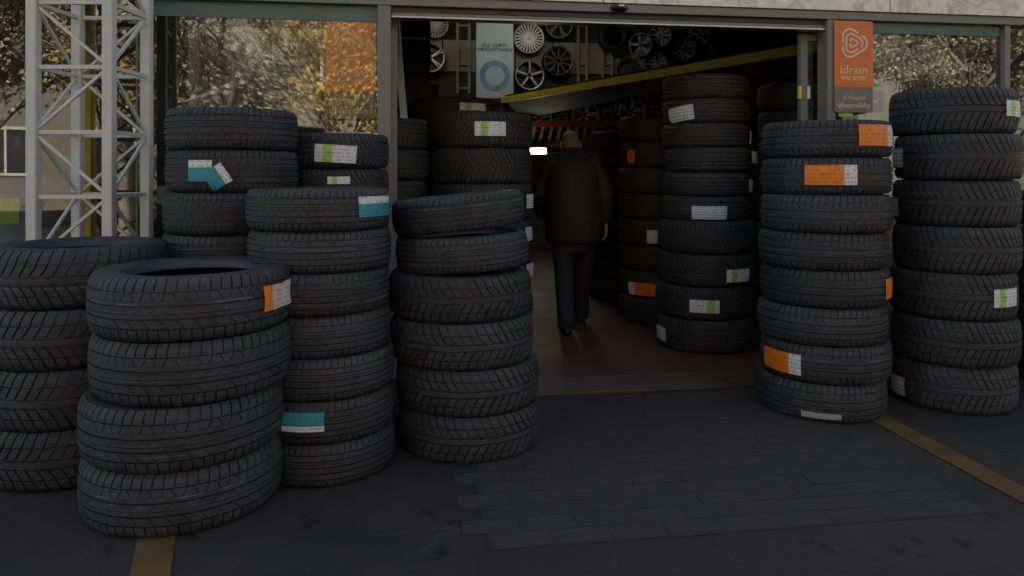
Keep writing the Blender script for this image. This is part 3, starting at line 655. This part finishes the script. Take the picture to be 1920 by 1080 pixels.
man = thing('person', 'balding person in black jacket and dark trousers walking into the shop', 'person', (.45, 5.78, .009))
HB = Matrix.Rotation(R(-22), 3, 'X')
b = MB(); hc = Vector((.02, .15, 1.475))
blob(b, hc, (.076, .098, .112), HB)                                             # skull
blob(b, hc + HB @ Vector((0, .045, -.055)), (.058, .06, .07), HB)              # jaw
blob(b, hc + HB @ Vector((0, .1, -.02)), (.014, .025, .022), HB)               # nose
b.tube([(.01, .06, 1.30), (.015, .09, 1.40), hc], [.062, .056, .05], 12)
for sgn in (-1, 1): blob(b, hc + HB @ Vector((sgn * .079, -.005, -.015)), (.012, .02, .032), HB)
rings_t = [(.72, .15, .11, 0), (.9, .16, .12, 0), (1.1, .17, .12, .02), (1.28, .18, .11, .05), (1.36, .13, .09, .06)]
b.rings([ell(.03, y, z, rx, ry) for z, rx, ry, y in rings_t])
ARM = {1: [(.19, .06, 1.33), (.285, .01, 1.08), (.29, .05, .85)], -1: [(-.14, .06, 1.33), (-.24, .07, 1.08), (-.2, .2, .9)]}
LEG = {-1: [(-.06, 0, .82), (-.045, -.01, .47), (-.035, -.16, .10)], 1: [(.12, 0, .82), (.115, .12, .47), (.11, .30, .09)]}
for s_ in (1, -1):
    b.tube(ARM[s_], [.045, .038, .028], 10); b.tube(LEG[s_], [.075, .052, .036], 10)
    a, e = Vector(ARM[s_][1]), Vector(ARM[s_][2]); d = (e - a).normalized(); side = Vector((1, 0, 0)); fw = d.cross(side).normalized() * -1
    if fw.y < 0: fw = -fw
    pc = e + d * .045
    Mx = Matrix((side * .5, fw, d)).transposed(); Mx = Matrix((side, fw, d)).transposed()
    blob(b, pc, (.018, .040, .052), Mx, 10)
    for i, ln in enumerate((.068, .078, .072, .056)):
        st = e + d * .083 + fw * (.030 - .020 * i); cur = -side * s_
        b.tube([st - d * .02, st, st + d * ln * .5 + cur * .008, st + d * ln * .85 + cur * .03], [.0095, .0095, .0085, .0065], 8)
    st = e + d * .03 + fw * .036; b.tube([st - fw * .02, st + d * .022 + fw * .014, st + d * .05 + fw * .016 - side * s_ * .012], [.011, .0105, .008], 8)
remesh(b, .0065, M['skin'], 'body', man, 3)
j = MB(); jr = [(.70, .215, .155, .0), (.74, .225, .165, .0), (.9, .225, .165, .0), (1.08, .225, .16, .02), (1.24, .225, .15, .045), (1.33, .205, .13, .06), (1.385, .15, .105, .075), (1.415, .085, .085, .085), (1.43, .07, .075, .09)]
j.rings([ell(.035, y, z, rx, ry, n=28) for z, rx, ry, y in jr])
for s_ in (1, -1):
    P3 = [Vector(p) for p in ARM[s_]]; end = P3[1].lerp(P3[2], .97)
    j.tube([P3[0] + Vector((-.06 * s_, 0, .0)), P3[0], P3[0].lerp(P3[1], .5), P3[1], P3[1].lerp(end, .5), end], [.085, .082, .075, .068, .062, .056], 14)
remesh(j, .012, M['jacket'], 'jacket', man, 5)
cl = MB(); cl.rings([ell(.03, .088, 1.40, .088, .088), ell(.025, .1, 1.445, .074, .076)]); cl.build('collar', M['jacket'], man, True)
q = MB(); q.rings([ell(.03, 0, .62, .12, .10), ell(.03, 0, .72, .165, .125), ell(.03, 0, .95, .16, .12)])
for s_ in (1, -1):
    P3 = [Vector(p) for p in LEG[s_]]; q.tube([P3[0], P3[0].lerp(P3[1], .5), P3[1], P3[1].lerp(P3[2], .5), P3[2]], [.098, .09, .078, .072, .07], 14); q.tube([P3[2] + Vector((0, 0, .03)), P3[2] - Vector((0, -.005, .045))], [.07, .066], 14)
remesh(q, .012, M['trousers'], 'trousers', man, 4)
for s_ in (-1, 1):
    ank = Vector(LEG[s_][2]); sh = MB(); zb = 0
    rs = []
    for (yy, hw, ht, lo) in ((-.07, .022, .075, .012), (-.055, .036, .085, .002), (0, .039, .09, 0), (.06, .042, .07, .0), (.12, .05, .052, .0), (.17, .046, .045, .0), (.205, .026, .03, .004)):
        rs.append([(ank.x + hw * math.cos(a), ank.y + yy + .015, lo + (ht - lo) * (math.sin(a) * .5 + .5)) for a in [2 * math.pi * k / 16 for k in range(16)]])
    sh.rings(rs); o = sh.build('shoe', M['shoe'], man, True, fix=True)
    so_ = MB(); so_.box(ank.x - .035, ank.x + .035, ank.y - .052, ank.y + .02, .0, .022); so_.build('heel', M['shoe'], o)
hr = MB(); rs = []
for i in range(7):
    t = R(-42 + i * 11); rs.append([tuple(hc + HB @ Vector((.0785 * math.cos(t) * math.cos(a), .1015 * math.cos(t) * math.sin(a), .115 * math.sin(t)))) for a in [R(175 + 190 * k / 15) for k in range(16)]])
h2 = MB()
for i in range(6):
    for k in range(15): h2.face([rs[i][k], rs[i][k + 1], rs[i + 1][k + 1], rs[i + 1][k]])
h2.build('hair', M['hair'], man, True)
# ================================================================== INSIDE THE SHOP
BK = FY + 7.6 / math.cos(FA) - .05                     # back wall face, just in front
def back(px, py, off=0): return on_plane(px, py, BK - off)
o = thing('wall_panel', 'long cream wall panel behind the hanging wheels', 'panel')
seams = [720, 770, 830, 893, 966, 1036, 1100, 1166, 1222]
for a, b_ in zip(seams[:-1], seams[1:]):
    p0, p1 = back(a, 80, .02), back(b_, 80, .02); z1 = CH + (HZ - 78) / F * BK; z0 = CH + (HZ - 136) / F * BK
    m_ = MB(); m_.rings([[(p0.x + .012, p0.y, z0), (p1.x - .012, p1.y, z0), (p1.x - .012, p1.y, z1), (p0.x + .012, p0.y, z1)], [(p0.x + .012, p0.y + .03, z0), (p1.x - .012, p1.y + .03, z0), (p1.x - .012, p1.y + .03, z1), (p0.x + .012, p0.y + .03, z1)]])
    m_.build('board', M['cream'], o, fix=True)
def upright(x0, x1, off, m, label, py1=175):
    s = thing('rack_upright', label, 'rack', (0, 0, 0), 0, 'slotted rack uprights')
    for x in (x0, x1):
        p = back(x, py1, off); MB().box(p.x - .018, p.x + .018, p.y - .02, p.y + .02, max(p.z, .02), 3.69).build('post', m, s)
    for py in (48, 120, 165):
        a, c_ = back(x0, py, off), back(x1, py, off); MB().bar(a, c_, .025, .03).build('rung', m, s)
upright(858, 880, .1, M['cream'], 'pale double rack upright left of the blue banner')
upright(1084, 1100, .1, M['cream'], 'brown double rack upright right of the black wheel', 165)
upright(1130, 1147, .1, M['cream'], 'brown double rack upright over the cream panel', 160)
upright(1358, 1374, .5, M['gun'], 'dim grey rack upright in the dark beyond the wheels', 120); upright(1426, 1443, .5, M['gun'], 'dim grey rack upright nearest the sliding door', 110)
# ---- wheels
def wheel(px, py, dpx, style, label, off=.25, yaw=0, face='silver', group=None, tyre=False, y0=None):
    p = on_plane(px, py, (BK - off) if y0 is None else y0); rr = dpx / 2 * p.y / F
    s = thing('alloy_wheel' if not tyre else 'mounted_wheel', label, 'wheel', p, FA + R(yaw), group); b = MB()
    b.lathe([(rr * .93, -.008), (rr, -.012), (rr, .0), (rr * .955, .012), (rr * .93, .17), (rr, .18), (rr, .19), (rr * .9, .18), (rr * .88, .012)], 40, 'y')
    b.build('barrel', M['rimblack'], s, True, fix=True)
    lip = MB(); lip.lathe([(rr * .885, -.006), (rr * .95, -.014), (rr * 1.0, -.013), (rr * .99, -.004)], 48, 'y'); lip.build('lip', M[face], s, True, fix=True)
    hub = MB(); hub.lathe([(.001, -.012), (rr * .10, -.012), (rr * .15, -.002), (rr * .2, .03), (rr * .18, .1)], 20, 'y'); hub.build('hub', M['rimblack' if style != 'fan' else face], s, True, fix=True)
    bk = MB(); bk.lathe([(.001, .15), (rr * .9, .15)], 24, 'y'); bk.build('backing_disc', M['black'], s, fix=True)
    n, w0, w1, split = {'five': (5, .13, .10, 0), 'fan': (24, .05, .075, 0), 'ten': (10, .06, .10, 0), 'twin': (10, .055, .055, .11), 'mesh': (14, .04, .05, .0)}[style]
    ph = random.uniform(0, .6) if style != 'five' else math.pi / 2
    sp = MB(); x0, x1 = rr * .13, rr * .92
    a0, a1, h = w0 * rr / 2, w1 * rr / 2, .022
    sp.v = [(x0, -.004, -a0), (x0, -.004, a0), (x1, -.010, a1), (x1, -.010, -a1), (x0, h, -a0 * 1.3), (x0, h, a0 * 1.3), (x1, h, a1 * 1.3), (x1, h, -a1 * 1.3)]
    sp.f = [(0, 1, 2, 3), (7, 6, 5, 4), (0, 4, 5, 1), (1, 5, 6, 2), (2, 6, 7, 3), (3, 7, 4, 0)]
    sme = sp.mesh('spoke', M[face], fix=True)
    for i in range(n):
        a = ph + 2 * math.pi * i / n
        if split: a = 2 * math.pi * (i // 2) / (n / 2) + ph + (split if i % 2 else -split)
        obj('spoke', sme, s, None, (0, -a, 0))
    if tyre:
        tm = MB(); tm.lathe([(rr * .98, -.01), (rr * 1.1, -.03), (rr * 1.35, -.02), (rr * 1.42, .03), (rr * 1.42, .15), (rr * 1.3, .2), (rr, .19)], 40, 'y'); tm.build('tyre_ring', M['side2'], s, True, fix=True)
    return s
G = 'wheels hung on the back wall'
wheel(816, 46, 50, 'fan', 'silver wheel with red lip hung above another at the dark panel', group=G, face='silver'); wheel(806, 108, 56, 'twin', 'silver twin-spoke wheel beside the dark panel', group=G)
wheel(931, 42, 56, 'twin', 'dark twin-spoke wheel over the blue banner', group=G); wheel(992, 72, 58, 'fan', 'silver many-spoked fan wheel', group=G); wheel(1048, 45, 54, 'twin', 'dark wheel right of the fan wheel, high up', group=G)
wheel(993, 141, 56, 'five', 'wheel with five thin silver spokes', group=G); wheel(1047, 114, 56, 'ten', 'black wheel with thin spokes over the cream panel', group=G, face='gun')
wheel(980, 196, 40, 'ten', 'black wheel just below the five-spoke wheel', group=G, face='gun')
wheel(1150, 66, 40, 'mesh', 'black mounted wheel high on the back wall', .45, group=G, face='rimblack', tyre=True); wheel(1201, 84, 46, 'twin', 'grey wheel turned sideways beside the black mounted wheel', .6, -38, 'gun', G)
wheel(1238, 66, 44, 'ten', 'grey turned wheel high among the dark wheels', .6, -38, 'gun', G); wheel(1232, 120, 44, 'ten', 'black turned wheel low among the dark wheels', .6, -38, 'rimblack', G)
wheel(1284, 92, 46, 'ten', 'dark turned wheel in front of the shadowed wall', .6, -45, 'rimblack', G); wheel(1312, 66, 44, 'twin', 'shiny dark turned wheel by the rack upright', .6, -50, 'gun', G); wheel(1328, 104, 40, 'mesh', 'glossy black turned wheel above the yellow edge', .6, -50, 'rimblack', G)
wheel(1178, 130, 44, 'mesh', 'black wheel resting above the yellow edge', .5, -20, 'rimblack', G)
for i in range(9): wheel(1010 + i * 29, 222 - i * 2.2, 50, ['twin', 'ten', 'five'][i % 3], 'silver %s wheel, %s along the row under the mezzanine' % (['twin-spoke', 'ten-spoke', 'five-spoke'][i % 3], (ORD[i] if i else 'first')), .35, -12, 'gun' if i % 3 else 'silver', 'row of wheels under the mezzanine')
# red rack below the row
rk = thing('display_rack', 'red steel rack with brown slats under the row of wheels', 'rack')
a, c_ = back(985, 232, .6), back(1260, 232, .6); MB().bar(a, c_, .05, .1).build('beam', M['red'], rk)
a2, c2 = back(985, 272, .6), back(1260, 272, .6); MB().bar(a2, c2, .04, .06).build('beam', M['red'], rk)
for i in range(9):
    p = back(1003 + i * 16, 236, .58); q2 = back(996 + i * 16, 268, .55); MB().bar(p, q2, .05, .02).build('slat', M['brown'], rk)
for x in (990, 1255): p = back(x, 232, .56); MB().box(p.x - .03, p.x + .03, p.y, p.y + .05, .01, p.z).build('post', M['red'], rk)
# hanging dark panel, banner, boxes
p = on_plane(779, 100, FY + 3.4)
dp = thing('display_column', 'dark display column with thin metal band left of the banner', 'column', (p.x, p.y, 0), FA)
MB().box(-.15, .15, -.12, .12, 1.62, 3.69).build('panel', M['black'], dp); MB().box(-.152, .152, -.124, .124, CH + (HZ - 78) / F * p.y, CH + (HZ - 74) / F * p.y).build('band', M['rail'], dp); MB().box(-.12, .12, -.1, .1, .009, 1.62).build('plinth', M['dark'], dp)
p = back(928, 110, 1.3); hw = 35 / F * p.y
bn = thing('banner_stand', 'pale blue banner with a blue ring and two lines of dark print', 'banner', (p.x, p.y, 0), FA)
zt, zb = CH + (HZ - 40) / F * p.y, CH + (HZ - 184) / F * p.y
MB().box(-hw, hw, 0, .012, zb, zt).build('panel', M['banner'], bn); MB().box(-hw * .8, hw * .8, .02, .06, .009, zb + .3).build('stand', M['dark'], bn)
rg = MB(); zc = CH + (HZ - 142) / F * p.y
rg.lathe([(hw * .52, -.004), (hw * .83, -.004)], 40, 'y'); o = rg.build('ring_print', M['bluering'], bn, fix=True); o.location = (0, 0, zc)
text_mesh('ԱՆԻՎՆԵՐԻ', hw * .26, M['ink'], bn, (0, -.004, CH + (HZ - 88) / F * p.y), bold=.002); text_mesh('ՎԵՐԱՆՈՐՈԳՈՒՄ', hw * .22, M['ink'], bn, (0, -.004, CH + (HZ - 96) / F * p.y), bold=.002)
# leaning white post by the door
p0, p1 = on_plane(757, 215, FY + .75), on_plane(741, 25, FY + .55)
lp = MB(); lp.bar((p0.x + .03, p0.y, .01), p0, .05, .03); lp.bar(p0, p1, .045, .03); tag(lp.build('leaning_post', M['white']), 'slim white post leaning just inside the left door post', 'post')
# mezzanine with yellow edge
mz = thing('mezzanine', 'mezzanine platform with bright yellow edge tube and grey soffit', 'mezzanine')
ZM = 2.30
def at_z(px, py, z): Y = (z - CH) * F / (HZ - py); return Vector((kx(px) * Y, Y, z))
A, B_ = at_z(1540, 87, ZM), at_z(936, 189, ZM)
Bk1, Bk2 = back(990, 222, .12), back(1262, 168, .12); E1 = Vector((5.2, 7.2, 2.52)); E2 = Vector((5.2, 11.2, 2.6))
A2 = Vector((A.x + 2.2, A.y - .4, ZM))
m_ = MB(); m_.face([A, B_, Bk1, Bk2]); m_.face([A, Bk2, E2, E1]); m_.face([A + Vector((0, 0, .07)), E1 + Vector((0, 0, .07)), E2 + Vector((0, 0, .07)), Bk2 + Vector((0, 0, .07))]); m_.face([A + Vector((0, 0, .07)), Bk2 + Vector((0, 0, .07)), Bk1 + Vector((0, 0, .07)), B_ + Vector((0, 0, .07))])
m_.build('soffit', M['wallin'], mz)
MB().bar(A, B_, .06, .085).build('edge_tube', M['yellow'], mz)
MB().bar(Bk1 - Vector((0, .1, .02)), Bk2 - Vector((0, .1, .02)), .06, .05).build('girder', M['black'], mz)
for t in (.25, .55): P_ = A.lerp(B_, t); Q_ = Bk2.lerp(Bk1, t); MB().bar(P_ - Vector((0, 0, .05)), Q_ - Vector((0, 0, .03)), .05, .05).build('joist', M['dark'], mz)
MB().box(A.x + .25, A.x + .35, A.y + .3, A.y + .4, .01, 2.32).build('post', M['dark'], mz)
# lit strip lamp
p = back(1010, 283, .8)
lm = thing('strip_lamp', 'short lit white strip lamp glowing deep inside the shop', 'lamp', p, FA)
MB().box(-.11, .11, -.02, .03, -.022, .022).build('tube', M['lamp'], lm); MB().box(-.13, .13, .031, .07, -.05, .05).build('housing', M['white'], lm); MB().bar((0, .05, .05), (0, .05, .075), .02).build('rod', M['dark'], lm)
for i, (ux, iy) in enumerate(((-.7, 5.1), (1.3, 5.1))):  # unseen ceiling lamps, added to brighten the banner, wheels and cream wall
    lm = thing('strip_lamp', ['lit strip lamp on the shop ceiling over the banner', 'lit strip lamp on the shop ceiling over the dark wheels'][i], 'lamp', (ux * math.cos(FA) - iy * math.sin(FA), FY + ux * math.sin(FA) + iy * math.cos(FA), 3.62), FA)
    MB().box(-.6, .6, -.03, .03, -.03, .02).build('tube', M['lamp2'], lm); MB().box(-.62, .62, -.05, .05, .021, .079).build('housing', M['white'], lm)
# cardboard box on left
p = on_plane(803, 172, FY + 4.6)
bb = thing('product_box', 'small brown box with red print on a dark shelf stand', 'box', (p.x, p.y, 0), FA)
MB().box(-.12, .12, -.1, .1, p.z - .1, p.z + .08).build('carton', M['dark'], bb); MB().box(-.06, .05, -.103, -.101, p.z - .06, p.z + .03).build('print', M['red'], bb); MB().box(-.14, .14, -.12, .12, .009, p.z - .101).build('stand', M['black'], bb)
# ---------------------------------------------------------------- lattice tower behind the left glass
TY = 3.67
xl, xr = kx(63) * TY, kx(205) * TY; dx = xr - xl
tw = thing('lattice_tower', 'white steel lattice tower with crossed braces before the window glass', 'tower', ((xl + xr) / 2, TY + dx / 2, .002), 0)
h = dx / 2
for (a, b_) in ((-1, -1), (1, -1), (1, 1), (-1, 1)): bevel(MB().box(a * h - .026, a * h + .026, b_ * h - .026, b_ * h + .026, 0, 5.0).build('leg', M['white'], tw), .006)
zs = [CH + (HZ - y) / F * TY - .009 for y in (366, 245, 123, 2)]; st = zs[1] - zs[0]
zs = [zs[0] - 2 * st, zs[0] - st] + zs + [zs[-1] + st * k for k in range(1, 6)]
for f_, (p, q) in enumerate((((-1, -1), (1, -1)), ((1, -1), (1, 1)), ((1, 1), (-1, 1)), ((-1, 1), (-1, -1)))):
    for i, z in enumerate(zs):
        P_, Q_ = Vector((p[0] * h, p[1] * h, z)), Vector((q[0] * h, q[1] * h, z)); dd = (Q_ - P_).normalized() * .03
        if .05 < z < 4.95: MB().bar(P_ + dd, Q_ - dd, .02, .02).build('rung', M['white'], tw)
        if i + 1 < len(zs) and z > 0 and zs[i + 1] < 4.98:
            z2 = zs[i + 1]; fl = (i + f_) % 2
            a, b_ = (P_, Vector((Q_.x, Q_.y, z2))) if fl else (Q_, Vector((P_.x, P_.y, z2)))
            d2 = (b_ - a).normalized() * .035; MB().bar(a + d2, b_ - d2, .014, .014).build('brace', M['white'], tw)
yp = kx(165) * 5.1; o = MB().box(yp - .035, yp + .035, 5.07, 5.14, .009, 3.69).build('pipe_post', M['yellow']); tag(o, 'yellow square post standing behind the lattice tower', 'post')
# spider fitting on the glass
p = on_plane(215, 370); o = MB(); o.lathe([(.001, -.03), (.016, -.03), (.02, -.022), (.02, .0)], 20, 'y'); o = o.build('glass_fitting', M['cream'], None, True, fix=True); o.location = (p.x, p.y - .002, p.z); o.rotation_euler = (0, 0, FA); tag(o, 'round brass glass fitting on the left window pane', 'fitting')
# blue drums inside, far left
for i, (px, py, rr, lab) in enumerate(((5, 328, .30, 'upright blue plastic drum behind the left glass with green label'), (-30, 245, .28, 'pale-topped blue plastic drum standing deeper behind the left glass'))):
    Yd = 5.0 + i * .75; X = kx(px) * Yd; zt = CH + (HZ - py) / F * Yd
    s = thing('plastic_drum', lab, 'drum', (X, Yd, .009), 0, 'blue drums behind the glass'); d = MB()
    n_ = 12; pr = [(.001, 0), (rr * .9, 0), (rr, .03)]
    for k in range(1, 9): z = .03 + (zt - .12) * k / 9; pr += [(rr, z - .02), (rr * 1.03, z), (rr, z + .02)] if k in (3, 6) else [(rr, z)]
    pr += [(rr * .98, zt - .07), (rr * .85, zt - .02), (rr * .6, zt), (.001, zt)]
    d.lathe(pr, 36); d.build('shell', M['drum'], s, True, fix=True)
    lb = MB(); 
    for k in range(6):
        a0, a1 = R(-75 + k * 6), R(-69 + k * 6); lb.face([(rr * 1.035 * math.cos(a), rr * 1.035 * math.sin(a), z) for a, z in ((a0, zt - .32), (a1, zt - .32), (a1, zt - .16), (a0, zt - .16))])
    lb.build('paper_label', M['green'], s)
# ================================================================== THE STREET BEHIND THE CAMERA (mirrored in the glass)
def make_tree(x, y, hgt, cr, cz, leafm, nleaf, label, seed, lsize=.10, low=.7):
    rd = random.Random(seed); s = thing('street_tree', label, 'tree', (x, y, 0), 0, 'autumn trees across the street'); tb = MB(); tips = []
    def grow(p, d, L, r, lev):
        pts = [p]; dd = d.copy(); n = 4
        for i in range(n):
            dd = (dd + Vector((rd.uniform(-.22, .22), rd.uniform(-.22, .22), rd.uniform(-.08, .16)))).normalized(); pts.append(pts[-1] + dd * L / n)
        tb.tube(pts, [r * (1 - .5 * i / n) for i in range(n + 1)], 5 if lev < 2 else 3, cap=False)
        if lev >= 2: tips.extend(pts[1:])
        if lev < 4:
            for k in range({0: 7, 1: 5, 2: 4, 3: 3}[lev]):
                i = rd.randint(1 if lev else 2, n); az = rd.uniform(0, 6.28); tl = rd.uniform(.5, 1.15)
                nd = (dd * math.cos(tl) + Vector((math.cos(az), math.sin(az), rd.uniform(-.1, .5))) * math.sin(tl)).normalized()
                grow(pts[i], nd, L * rd.uniform(.5, .72), r * .5, lev + 1)
    grow(Vector((0, 0, 0)), Vector((rd.uniform(-.05, .05), 0, 1)), hgt * .42, .13, 0)
    tb.build('trunk', M['bark'], s, True); lf = MB()
    for i in range(nleaf):
        c_ = tips[rd.randrange(len(tips))] + Vector((rd.gauss(0, .12), rd.gauss(0, .12), rd.gauss(-.03, .12)))
        if c_.z < low: continue
        a = Vector((rd.gauss(0, 1), rd.gauss(0, 1), rd.gauss(0, 1))).normalized(); e = a.orthogonal().normalized(); f_ = a.cross(e); z = lsize * rd.uniform(.6, 1.3)
        lf.face([c_ - e * z * .5, c_ + f_ * z * .35, c_ + e * z * .5, c_ - f_ * z * .35])
    lf.build('crown', leafm, s); return s
make_tree(-4.4, -7.2, 7.0, 0, 0, M['leaf_y'], 4500, 'yellow leaved street tree mirrored at the left window joint', 11)
make_tree(-2.5, -7.2, 7.5, 0, 0, M['leaf_p'], 3500, 'nearly bare grey street tree mirrored in the left window', 12)
make_tree(-.3, -7.0, 6.4, 0, 0, M['leaf_y'], 3600, 'golden street tree mirrored beside the orange sign', 13)
make_tree(1.4, -8.6, 7.2, 0, 0, M['leaf_o'], 4500, 'orange leaved street tree behind the photographer', 14)
make_tree(10.5, -5.5, 7.4, 0, 0, M['leaf_p'], 16000, 'pale dry leaved tree mirrored in the right window', 15)
make_tree(14.0, -4.0, 7.6, 0, 0, M['leaf_g'], 15000, 'dull green tree mirrored in the right window', 16)
make_tree(7.0, -9.5, 8.0, 0, 0, M['leaf_g'], 14000, 'dull green street tree between the two apartment blocks', 17)
def copy_tree(src, x, y, rz, sc_, label):
    c_ = src.copy(); COL.objects.link(c_); c_.location = (x, y, 0); c_.rotation_euler = (0, 0, rz); c_.scale = (sc_,) * 3; c_['label'] = label
    for ch in src.children: d = ch.copy(); COL.objects.link(d); d.parent = c_
TR = [o_ for o_ in COL.objects if o_.name.startswith('street_tree')]
for i, (k, x, y, sz, lab) in enumerate(((5, -8.5, -11.5, 1.0, 'dull green tree in the back row by the grey-brown block end'), (4, -5.2, -12.0, 1.05, 'pale leaved tree in the back row behind the yellow tree'), (4, -2.4, -12.2, .95, 'pale leaved tree in the back row behind the bare grey tree'), (4, -7.2, -8.0, 1.0, 'pale leaved tree left of the yellow tree, mirrored behind the tower'), (5, -10.5, -10.0, 1.0, 'dull green tree furthest along the grey-brown block'), (6, .8, -12.4, .95, 'dull green tree in the back row behind the orange tree'), (4, 3.6, -11.0, 1.05, 'pale leaved tree in the back row behind the photographer'),
        (5, 11.5, -9.0, 1.0, 'dull green tree in the back row before the grey block'), (4, 16.5, -7.5, 1.0, 'pale leaved tree close to the grey block'), (4, 18.5, -3.0, 1.05, 'pale leaved tree near the grey block end'), (5, 15.5, -12.0, 1.1, 'dull green tree at the corner between the two blocks'))):
    copy_tree(TR[k], x, y, i * 1.3 + .4, sz, lab)
def block(x, y, rz, L, H, D, wm, label):
    s = thing('apartment_building', label, 'building', (x, y, 0), rz); MB().box(-L / 2, L / 2, -D, 0, 0, H).build('wall', wm, s); MB().box(-L / 2 - .3, L / 2 + .3, -D - .3, .3, H, H + .35).build('roof', M['dark'], s)
    fm = MB(); fm.box(-.75, .75, .0, .06, -.8, .8); fme = fm.mesh('window', M['winframe']); pm = MB(); pm.box(-.66, -.04, .061, .075, -.7, .7); pm.box(.04, .66, .061, .075, -.7, .7); pme = pm.mesh('pane', M['black'])
    n = int(L // 3)
    for fl in range(int(H // 3)):
        for i in range(n): f_ = obj('window', fme, s, (-L / 2 + (i + .5) * L / n, 0, 1.9 + fl * 3)); obj('pane', pme, f_)
block(-4, -19, 0, 34, 15, 10, M['plaster'], 'five storey grey-brown stone apartment block across the street'); block(31, -9, R(62), 30, 15, 10, M['plaster2'], 'grey plastered apartment block further along the street')
